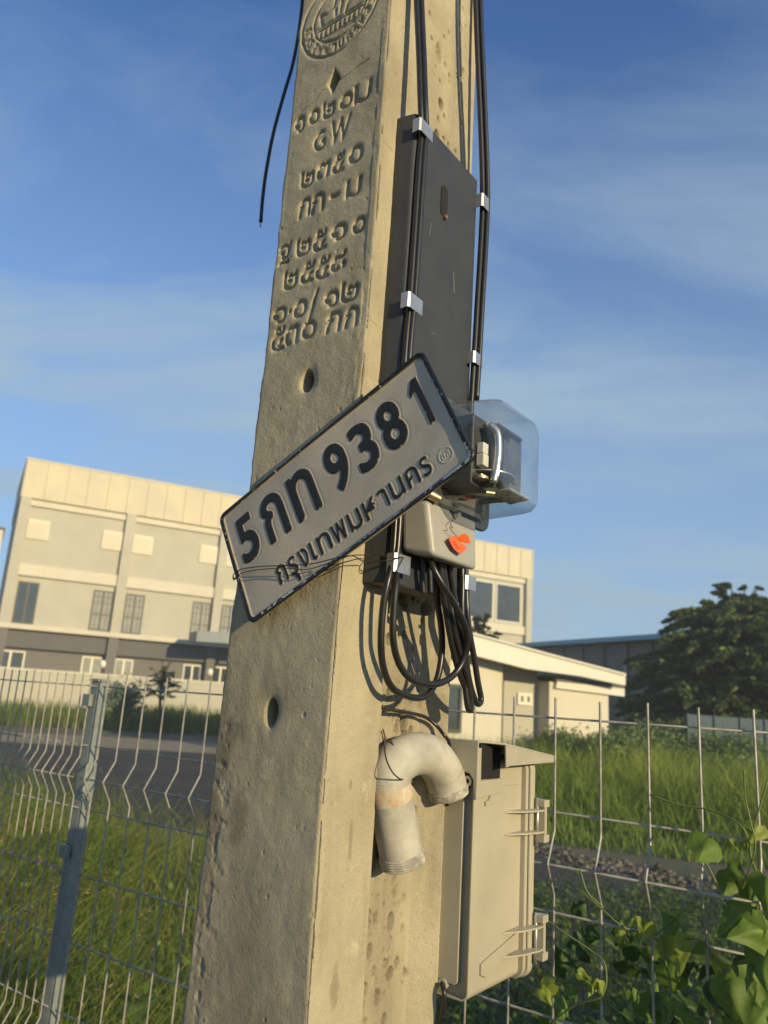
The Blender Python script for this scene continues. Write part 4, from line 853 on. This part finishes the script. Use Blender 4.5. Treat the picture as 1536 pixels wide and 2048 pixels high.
b=MB(); b.tube(smoothpath([oa(906,1038,-.072),oa(901,1047,-.076),oa(905,1056,-.0765),(oa(899,1055,-.078)),oa(904,1063,-.0775),oa(909,1068,-.077),oa(914,1073,-.0785)],5),.0004,6); b.build('seal_wire',Mt['tie'],so,smooth=True)

# ------------------------------------------------------------------ licence plate
eu=np.array([-.2842,.1569]); eu/=np.linalg.norm(eu); EU=UA*eu[0]+UZ*eu[1]; EV=-(UA*(-eu[1])+UZ*eu[0]); 
if EV[2]>0: EV=-EV
PTL=W(.1870,-.0125,1.8262); PW_,PH_=.3265,.1515
plate=thing('licence_plate','dirty grey licence plate with black raised characters tied at a tilt across the pole','licence plate',PTL+EU*PW_/2+EV*PH_/2)
def warp(u,v): return .0022*math.sin(u*14+v*9)+.0016*math.sin(v*23+1)*math.cos(u*8)+.003*((u/PW_-.5)**2)
def PPt(u,v,h=0.): return PTL+EU*u+EV*v-UB*(h+warp(u,v))
# embossed sheet as height grid (0.65 mm) with soft rises round border and characters
du=.00065; nu=int(PW_/du)+1; nvv=int(PH_/du)+1; HG=np.zeros((nvv,nu)); UU,VV=np.meshgrid(np.arange(nu)*PW_/(nu-1),np.arange(nvv)*PH_/(nvv-1))
def putg(ch,uc,vc,wd,ht,bold):
    v,t=glyph(ch); P=np.stack([(v[:,0]-.5)*wd+uc,(.5-v[:,1])*ht+vc],1); K=np.zeros_like(HG); raster(K,0,PW_/(nu-1),0,PH_/(nvv-1),P,t)
    n=int(round(bold/du)); 
    if n>0:
        X,Y=np.meshgrid(np.arange(-n-1,n+2),np.arange(-n-1,n+2)); M_=[(i,j) for i,j in zip(X.ravel(),Y.ravel()) if i*i+j*j<=(bold/du)**2+.3]; K2=np.zeros_like(K)
        for i,j in M_: K2=np.maximum(K2,np.roll(np.roll(K,j,0),i,1))
        K=K2
    np.maximum(HG,K,out=HG)
for ch,uc,wd in (('5',.0335,.027),('ก',.0795,.031),('ท',.1270,.033),('9',.1800,.026),('3',.2188,.026),('8',.2580,.0265)): putg(ch,uc,.0528,wd,.0565,.0024 if ch.isdigit() else .0022)
one=np.array([[.2985,.0215],[.3060,.0215],[.3060,.0845],[.2985,.0845],[.2905,.0345],[.2905,.0415],[.2985,.0365]]); raster(HG,0,PW_/(nu-1),0,PH_/(nvv-1),one,[np.array(t) for t in ((0,1,2),(0,2,3),(0,4,5),(0,5,6))])
MAIN=HG.copy(); HG[:]=0
uu=.0600
# province line: advance by hand so the below-vowel sits under its consonant
seq=[('ก',.0165),('ร',.0135),('ง',.0150),('เ',.0090),('ท',.0200),('พ',.0210),('ม',.0200),('ห',.0200),('า',.0130),('น',.0195),('ค',.0180),('ร',.0135)]
tot=sum(w_+.0030 for _,w_ in seq); scl=(.2835-.0565)/tot; uu=.0565
for ch,w_ in seq:
    gh=.0215; putg(ch,uu+w_*scl/2,.1215,(w_-.0020)*scl,gh,.0006)
    if ch=='ร' and uu<.1: putg('ุ',uu+w_*scl*.62,.1215+.0165,.0055,.0085,.0012)
    uu+=(w_+.0030)*scl
TXT=HG.copy()
LET=np.maximum(MAIN,TXT)
bd_=np.minimum(np.minimum(UU,PW_-UU),np.minimum(VV,PH_-VV)); 
cr_=.010; cxx=np.clip(UU,cr_,PW_-cr_); cyy=np.clip(VV,cr_,PH_-cr_); rc=cr_-np.hypot(UU-cxx,VV-cyy); bd_=np.where((UU<cr_)|(UU>PW_-cr_),np.where((VV<cr_)|(VV>PH_-cr_),rc,bd_),bd_)
BORD=((bd_>.0008)&(bd_<.0058)).astype(float)
sealr=np.hypot(UU-.2985,VV-.1255); SEAL=(np.abs(sealr-.0083)<.0006).astype(float); HG[:]=0
for ch,uc in (('ข',.2952),('ส',.3015)): putg(ch,uc,.1255,.0048,.0075,.0003)
SEAL=np.maximum(SEAL,HG)
Hh=.0017*blur(LET,3)+.0022*blur(BORD,3)+.0006*blur(SEAL,1)-.0007*blur(np.clip(blur(LET,9)*3,0,1),6)
dent=.0007*fbm(UU,VV,.05,301,3)
PX=PTL[None,None]+EU*UU[...,None]+EV*VV[...,None]-UB*((.0022*np.sin(UU*14+VV*9)+.0016*np.sin(VV*23+1)*np.cos(UU*8)+.003*(UU/PW_-.5)**2+Hh+dent)[...,None])
# black enamel coverage with chips, as colour attribute
chip=fbm(UU,VV,.0035,311,3)+.5*fbm(UU,VV,.012,317,2); edgeprox=np.clip((VV/PH_-.55)*1.6,0,1)
inkB=np.clip(blur(BORD,1)*1.6-.3,0,1)*(chip<(.50-.75*edgeprox*(UU>.03)-.10*(UU>PW_-.02))).astype(float)
inkB=np.where((VV<.012)&(chip<.62),np.clip(blur(BORD,1)*1.6-.3,0,1),inkB)
inkM=np.clip(blur(MAIN,1)*1.8-.4,0,1)*(1-.9*((chip>.50)&(VV>.066)&(MAIN-blur(MAIN,4)>.12)).astype(float)); inkT=np.clip(blur(TXT,1)*1.8-.55,0,1)*(chip<.85).astype(float)
ink=np.maximum(np.maximum(inkM,inkT),inkB)
chipw=np.clip(np.maximum(BORD,TXT)-ink,0,1)*np.clip(.35+chip*2.2,0,1)
dirt=.82+.25*fbm(UU,VV,.06,331,4)-.12*np.clip(blur(LET,6)*2,0,1)*(1-LET)
rustv=np.clip((fbm(UU,VV,.006,341,3)-.25)*3,0,1)*(bd_<.008)
face=np.array([.52,.46,.365])*dirt[...,None]; colr=face*(1-ink[...,None])+np.array([.0125,.0115,.010])*ink[...,None]; colr=colr*(1-chipw[...,None]*.75)+np.array([.62,.60,.55])*chipw[...,None]*.75
colr=colr*(1-rustv[...,None]*.35)+np.array([.16,.09,.05])*rustv[...,None]*.35
iv=np.arange(nvv*nu).reshape(nvv,nu); inside=bd_>-.0002; FQ=np.stack([iv[:-1,:-1],iv[:-1,1:],iv[1:,1:],iv[1:,:-1]],2).reshape(-1,4); okf=inside.reshape(-1)[FQ].all(1); FQ=FQ[okf]
m=bpy.data.materials.new('plate_enamel'); m.use_nodes=True; t_=m.node_tree; bb=t_.nodes['Principled BSDF']; an=t_.nodes.new('ShaderNodeAttribute'); an.attribute_name='tint'; t_.links.new(an.outputs['Color'],bb.inputs['Base Color'])
sx=t_.nodes.new('ShaderNodeSeparateColor'); t_.links.new(an.outputs['Color'],sx.inputs[0]); rg=t_.nodes.new('ShaderNodeMapRange'); rg.inputs[1].default_value=.02; rg.inputs[2].default_value=.25; rg.inputs[3].default_value=.55; rg.inputs[4].default_value=.46; t_.links.new(sx.outputs[0],rg.inputs[0]); t_.links.new(rg.outputs[0],bb.inputs['Roughness'])
bb.inputs['Specular IOR Level'].default_value=.45
nn=t_.nodes.new('ShaderNodeTexNoise'); nn.inputs['Scale'].default_value=260; nn.inputs['Detail'].default_value=6; tc2=t_.nodes.new('ShaderNodeTexCoord'); t_.links.new(tc2.outputs['Object'],nn.inputs[0]); bp=t_.nodes.new('ShaderNodeBump'); bp.inputs['Distance'].default_value=.00025; bp.inputs['Strength'].default_value=.8; t_.links.new(nn.outputs[0],bp.inputs['Height']); t_.links.new(bp.outputs[0],bb.inputs['Normal'])
used=np.unique(FQ); remap=np.full(nvv*nu,-1); remap[used]=np.arange(len(used)); 
def platepart(name,mask):
    fm=mask.reshape(-1)[FQ].any(1); fq=FQ[fm]; us=np.unique(fq); rm=np.full(nvv*nu,-1); rm[us]=np.arange(len(us))
    o=nmesh(name,PX.reshape(-1,3)[us],rm[fq],np.clip(colr.reshape(-1,3)[us],0,1),m,plate,smooth=True); return o,fm
isB=(bd_<.0068); isM=blur(MAIN,2)>.02; isT=(blur(TXT,2)>.02); isS=sealr<.0098
def clsf(mask): return mask.reshape(-1)[FQ].any(1)
fB=clsf(isB); fM=clsf(isM)&~fB; fT=clsf(isT)&~fB&~fM; fS=clsf(isS)&~fB&~fM&~fT; f0=~(fB|fM|fT|fS)
for nm,fm in (('plate_face',f0),('rim',fB),('registration_characters',fM),('province_lettering',fT),('round_stamp',fS)):
    fq=FQ[fm]; us=np.unique(fq); rm=np.full(nvv*nu,-1); rm[us]=np.arange(len(us))
    o=nmesh(nm,PX.reshape(-1,3)[us],rm[fq],np.clip(colr.reshape(-1,3)[us],0,1),m,plate,smooth=True)
# metal thickness behind the face
b=MB(); gn,gm=24,12; b.add([PPt(.002+(PW_-.004)*i/gn,.002+(PH_-.004)*j/gm,-.0030) for j in range(gm+1) for i in range(gn+1)],[(j*(gn+1)+i,j*(gn+1)+i+1,(j+1)*(gn+1)+i+1,(j+1)*(gn+1)+i) for j in range(gm) for i in range(gn)]); b.build('back_sheet',Mt['inner'],plate)
b=MB(); pts3=[PPt(u,v,.0012) for u,v in roundrect(.0008,PW_-.0008,.0008,PH_-.0008,.0095,5)]; pts3.append(pts3[0]); b.tube(pts3,.0015,8,False); b.build('rolled_edge',Mt['black'],plate,smooth=True)
# tie wire
tw=thing('tie_wire','thin rusty wire tying the plate across to the clip on the meter board','wire',WA(640,1120,-.0))
def pw(px,py,b_=-.0185): return W(*onB(px,py,b_))
b=MB(); b.tube(smoothpath([pw(466,1152,-.016),pw(469,1158,-.013),pw(474,1154,-.017),pw(478,1140,-.020),pw(520,1133,-.022),pw(570,1131,-.022),pw(620,1128,-.021),pw(665,1118,-.020),pw(700,1111,-.02),WA(738,1110,-.012),WA(768,1112,-.040),WA(790,1116,-.0455),WA(806,1115,-.046),WA(800,1128,-.0462),WA(793,1143,-.046)],6),.00062,6); b.build('upper_strand',Mt['tie'],tw,smooth=True)
b=MB(); b.tube(smoothpath([pw(478,1142,-.020),pw(474,1148,-.018),pw(470,1145,-.014),pw(466,1152,-.016),pw(468,1160,-.015),pw(476,1150,-.018),pw(500,1142,-.022),pw(560,1136,-.022),pw(610,1139,-.021),pw(640,1132,-.021),pw(680,1118,-.021),pw(706,1112,-.02),WA(730,1124,-.012),WA(762,1122,-.036),WA(786,1118,-.045),WA(800,1116,-.046)],6),.00058,6); b.build('lower_strand',Mt['tie'],tw,smooth=True)

# ------------------------------------------------------------------ goose-neck pipe
gp=thing('gooseneck_pipe','weathered grey plastic pipe with a U bend wired into the pole recess','pipe',WA(800,1600,0))
def gA(x,y,a=.0): return WA(x,y,a)
path=smoothpath([gA(806,1728,-.004),gA(797,1680,-.002),gA(788,1630),gA(780,1585,.001),gA(778,1553,.001),gA(792,1527,0),gA(816,1511,0),gA(842,1507,-.002),gA(865,1516,-.003),gA(883,1539,-.004),gA(893,1565,-.005),gA(899,1588,-.006)],6)
rad=[.0245]*len(path); b=MB(); b.tube(path,rad,28,False)
pp=b.build('pipe_body',Mt['pvc'],gp,smooth=True); sm=pp.modifiers.new('wall','SOLIDIFY'); sm.thickness=.003; sm.offset=-1
def ringset(p0,p1,n,r0,m_,nm):
    b=MB(); d=p1-p0
    for k in range(n):
        c=p0+d*(k+.5)/n; t=d/np.linalg.norm(d); u=np.cross(t,UZ+UA*.3); u/=np.linalg.norm(u); q=np.cross(t,u)
        vs=[c+(u*math.cos(j*math.pi/14)+q*math.sin(j*math.pi/14))*(r0+.0003*math.sin(j*1.7+k*2)) for j in range(29)]; b.tube(vs,.0011,6,False)
    return b.build(nm,m_,gp,smooth=True)
ringset(path[3],path[0]-0*(path[1]-path[0]),5,.0246,Mt['pvcthread'],'thread'); ringset(path[-5],path[-1],5,.0248,Mt['pvcthread'],'thread')
b=MB(); k0=18; sec=path[16:22]; b.tube(sec,[.0246]+[.02485]*(len(sec)-2)+[.0246],28,False); b.build('rust_ring',Mt['rust'],gp,smooth=True)
b=MB(); sec=path[24:58]; 
for kk in (24,56): b=b
b=MB(); cc=path[57]; 
b.tube(path[56:59],[.0250]*3,28,False); b.build('joint_collar',Mt['pvc'],gp,smooth=True); b=MB(); b.tube(path[22:24],[.0250]*2,28,False); b.build('joint_collar',Mt['pvc'],gp,smooth=True)
pt=thing('pipe_tie_wire','thin dark wire twisted around the pipe bend at the recess edge','wire',gA(775,1480,-.01))
b=MB(); b.tube(smoothpath([gA(766,1458,-.002),gA(770,1475,-.004),gA(769,1495,-.006),gA(773,1520,-.014),gA(784,1543,-.0265),gA(797,1556,-.0270),gA(807,1559,-.020),gA(812,1552,-.004)],6),.0009,6); b.tube(smoothpath([gA(763,1462,-.002),gA(768,1482,-.004),gA(778,1478,-.005),gA(786,1490,-.016),gA(774,1482,-.006),gA(770,1500,-.006)],6),.0007,6); b.build('wire_loop',Mt['tie'],pt,smooth=True)

# ------------------------------------------------------------------ beige enclosure box
bx=thing('enclosure_box','beige weatherproof plastic box with rain hood mounted behind the pole','electrical box',W(.05,.24,1.29))
z0b,z1b=1.292,1.557; aS,aE=-.0385,.150
def rr(a0_,a1_,z0_,z1_,r_,b_,k=6): return [W(x,b_,z) for x,z in roundrect(a0_,a1_,z0_,z1_,r_,k)]
b=MB(); b.prism(rr(aS,aE,z0b,z1b,.010,.2445),UB*.1195); b.build('box_body',Mt['beige'],bx,bevel=.0015)
def frame(mb,o,i,e):
    n=len(o); O=[np.array(p) for p in o]; I=[np.array(p) for p in i]; e=np.array(e); vs=O+I+[p+e for p in O]+[p+e for p in I]
    fs=[]
    for k in range(n):
        q=(k+1)%n; fs+=[(k,q,n+q,n+k),(2*n+k,3*n+k,3*n+q,2*n+q),(k,2*n+k,2*n+q,q),(n+k,n+q,3*n+q,3*n+k)]
    mb.add(vs,fs)
b=MB(); frame(b,rr(aS,aE,z0b,z1b,.010,.2365),rr(aS+.0022,aE-.0022,z0b+.0022,z1b-.0022,.008,.2365),UB*.0082); b.build('rear_rim',Mt['beige'],bx,bevel=.0005)
b=MB(); b.prism(rr(aS+.0150,aE-.0115,z0b+.014,z1b-.040,.006,.2375),UB*.0072); b.build('rear_panel',Mt['beige'],bx,bevel=.0008)
for (px,py) in ((935,1562),(884,1968)):
    c=onB(px,py,.236); b=MB(); cpt=W(c[0],.2445,c[2]); d=-UB*.0095
    O=[cpt+(UA*math.cos(k*math.pi/10)+UZ*math.sin(k*math.pi/10))*.0062 for k in range(20)]; I=[cpt+(UA*math.cos(k*math.pi/10)+UZ*math.sin(k*math.pi/10))*.0030 for k in range(20)]
    frame(b,O,I,d); b.build('mounting_lug',Mt['beige'],bx,smooth='auto')
# flange, gasket, lid
b=MB(); b.prism(rr(aS-.0065,aE+.0065,z0b-.004,z1b+.000,.016,.3640,8),UB*.0075); b.build('body_flange',Mt['beige'],bx,bevel=.0012)
b=MB(); b.prism(rr(aS-.0055,aE+.0055,z0b-.0035,z1b-.0008,.0155,.3712,8),UB*.0046); b.build('gasket',Mt['gasket'],bx)
b=MB(); b.prism(rr(aS-.0080,aE+.008,z0b-.0055,z1b+.0015,.017,.3755,8),UB*.0145); b.build('lid',Mt['beige'],bx,bevel=.003)
# small step moulding on the sunny side, top and bottom
def slab(mb,pts,a_,e): mb.prism([W(a_,y,z) for y,z in pts],-UA*e)
b=MB(); slab(b,[(.262,1.5085),(.268,1.5085),(.282,1.5235),(.350,1.5250),(.350,1.5115),(.262,1.5030)],aS,.0028); b.build('side_moulding',Mt['beige'],bx,bevel=.0005); b=MB(); slab(b,[(.262,1.328),(.350,1.345),(.350,1.331),(.275,1.311),(.262,1.316)],aS,.0026); b.build('side_moulding',Mt['beige'],bx,bevel=.0005)
# hood
b=MB(); 
b.prism([W(aS-.002,y,z) for y,z in ((.2365,1.5135),(.2405,1.5135),(.3050,1.5170),(.3050,1.5345),(.2445,1.5335),(.2440,1.5720),(.2365,1.5720))],-UA*.0025)       # side cheek
hood=b.build('hood_side',Mt['beige'],bx,bevel=.0008)
b=MB(); b.prism([W(x,.2340,z) for x,z in ((aS-.0045,1.5120),(aS-.0015,1.5120),(aS+.0005,1.5340),(aS+.006,1.5410),(aS+.013,1.5425),(aE,1.5425),(aE,1.578),(aS-.0045,1.578))],UB*.0026); b.build('hood_back',Mt['beige'],bx,bevel=.0006)
b=MB(); b.prism([W(aS-.0045,.234,1.5775),W(aS-.0045,.250,1.5775),W(aS-.0240,.270,1.5765),W(aS-.0240,.413,1.5595),W(aE+.02,.413,1.5595),W(aE+.02,.234,1.5775)],UZ*.0026); b.build('hood_top',Mt['beige'],bx,bevel=.0008)
b=MB(); b.prism([W(aS-.0240,.270,1.5767),W(aS-.0240,.413,1.5597),W(aS-.0240,.413,1.5530),W(aS-.0240,.282,1.5515),W(aS-.0240,.2725,1.5495)],UA*.0024); b.prism([W(aS-.024,.4130,1.5597),W(aE+.02,.4130,1.5597),W(aE+.02,.4130,1.553),W(aS-.024,.4130,1.553)],-UB*.0024); b.build('hood_skirt',Mt['beige'],bx,bevel=.0006)
b=MB(); b.box(W(aS+.002,.2445,1.5345),UB*.0520,-UA*.0045,UZ*.0415); b.build('hood_gap_shade',Mt['hollow'],bx)  # near-black block painted in for the shaded gap under the hood
# latches
def latch(zc):
    f=MB(); an=aS-.0005
    for dz in (.0135,-.0135):
        f.prism([W(an,.318,zc+dz),W(an,.372,zc+dz),W(an-.0210,.392,zc+dz),W(an-.0215,.380,zc+dz),W(an-.0150,.350,zc+dz),W(an-.006,.328,zc+dz)],UZ*.0024)
    l=f.build('latch',Mt['beige'],bx,bevel=.0005)
    b=MB(); b.box(W(an-.011,.389,zc-.023),UB*.0065,-UA*.011,UZ*.050); sub(b,'latch_plate',Mt['beige'],l,bevel=.001)
    b=MB(); b.box(W(an-.010,.384,zc+.0185),UB*.016,-UA*.0135,UZ*.0095); sub(b,'latch_lug',Mt['beige'],l,bevel=.001); b=MB(); b.box(W(an-.010,.384,zc-.0255),UB*.016,-UA*.0135,UZ*.0095); sub(b,'latch_lug',Mt['beige'],l,bevel=.001)
    b=MB(); b.tube([W(an-.0125,.3855,zc-.030),W(an-.0125,.3855,zc+.030)],.0020,8); sub(b,'latch_screw',Mt['steel'],l,smooth=True)
latch(onA(1062,1645,aS-.012)[2]); latch(onA(1035,1892,aS-.012)[2])

hm=bpy.data.materials.new('thin_haze'); hm.use_nodes=True; ht=hm.node_tree; ht.nodes.clear(); ho=ht.nodes.new('ShaderNodeOutputMaterial'); hv=ht.nodes.new('ShaderNodeVolumePrincipled'); hv.inputs['Color'].default_value=(.80,.88,.95,1); hv.inputs['Density'].default_value=.0022; hv.inputs['Anisotropy'].default_value=0.0; ht.links.new(hv.outputs[0],ho.inputs['Volume'])
b=MB(); b.box((-130,-60,-1),(260,0,0),(0,220,0),(0,0,16)); ho_=b.build('haze',hm); tag(ho_,kind='stuff',label='thin pale evening haze over the whole place',cat='haze')
for o in list(bpy.data.objects):
    if '_base' in o: del o['_base']
print('objects',len(bpy.data.objects))
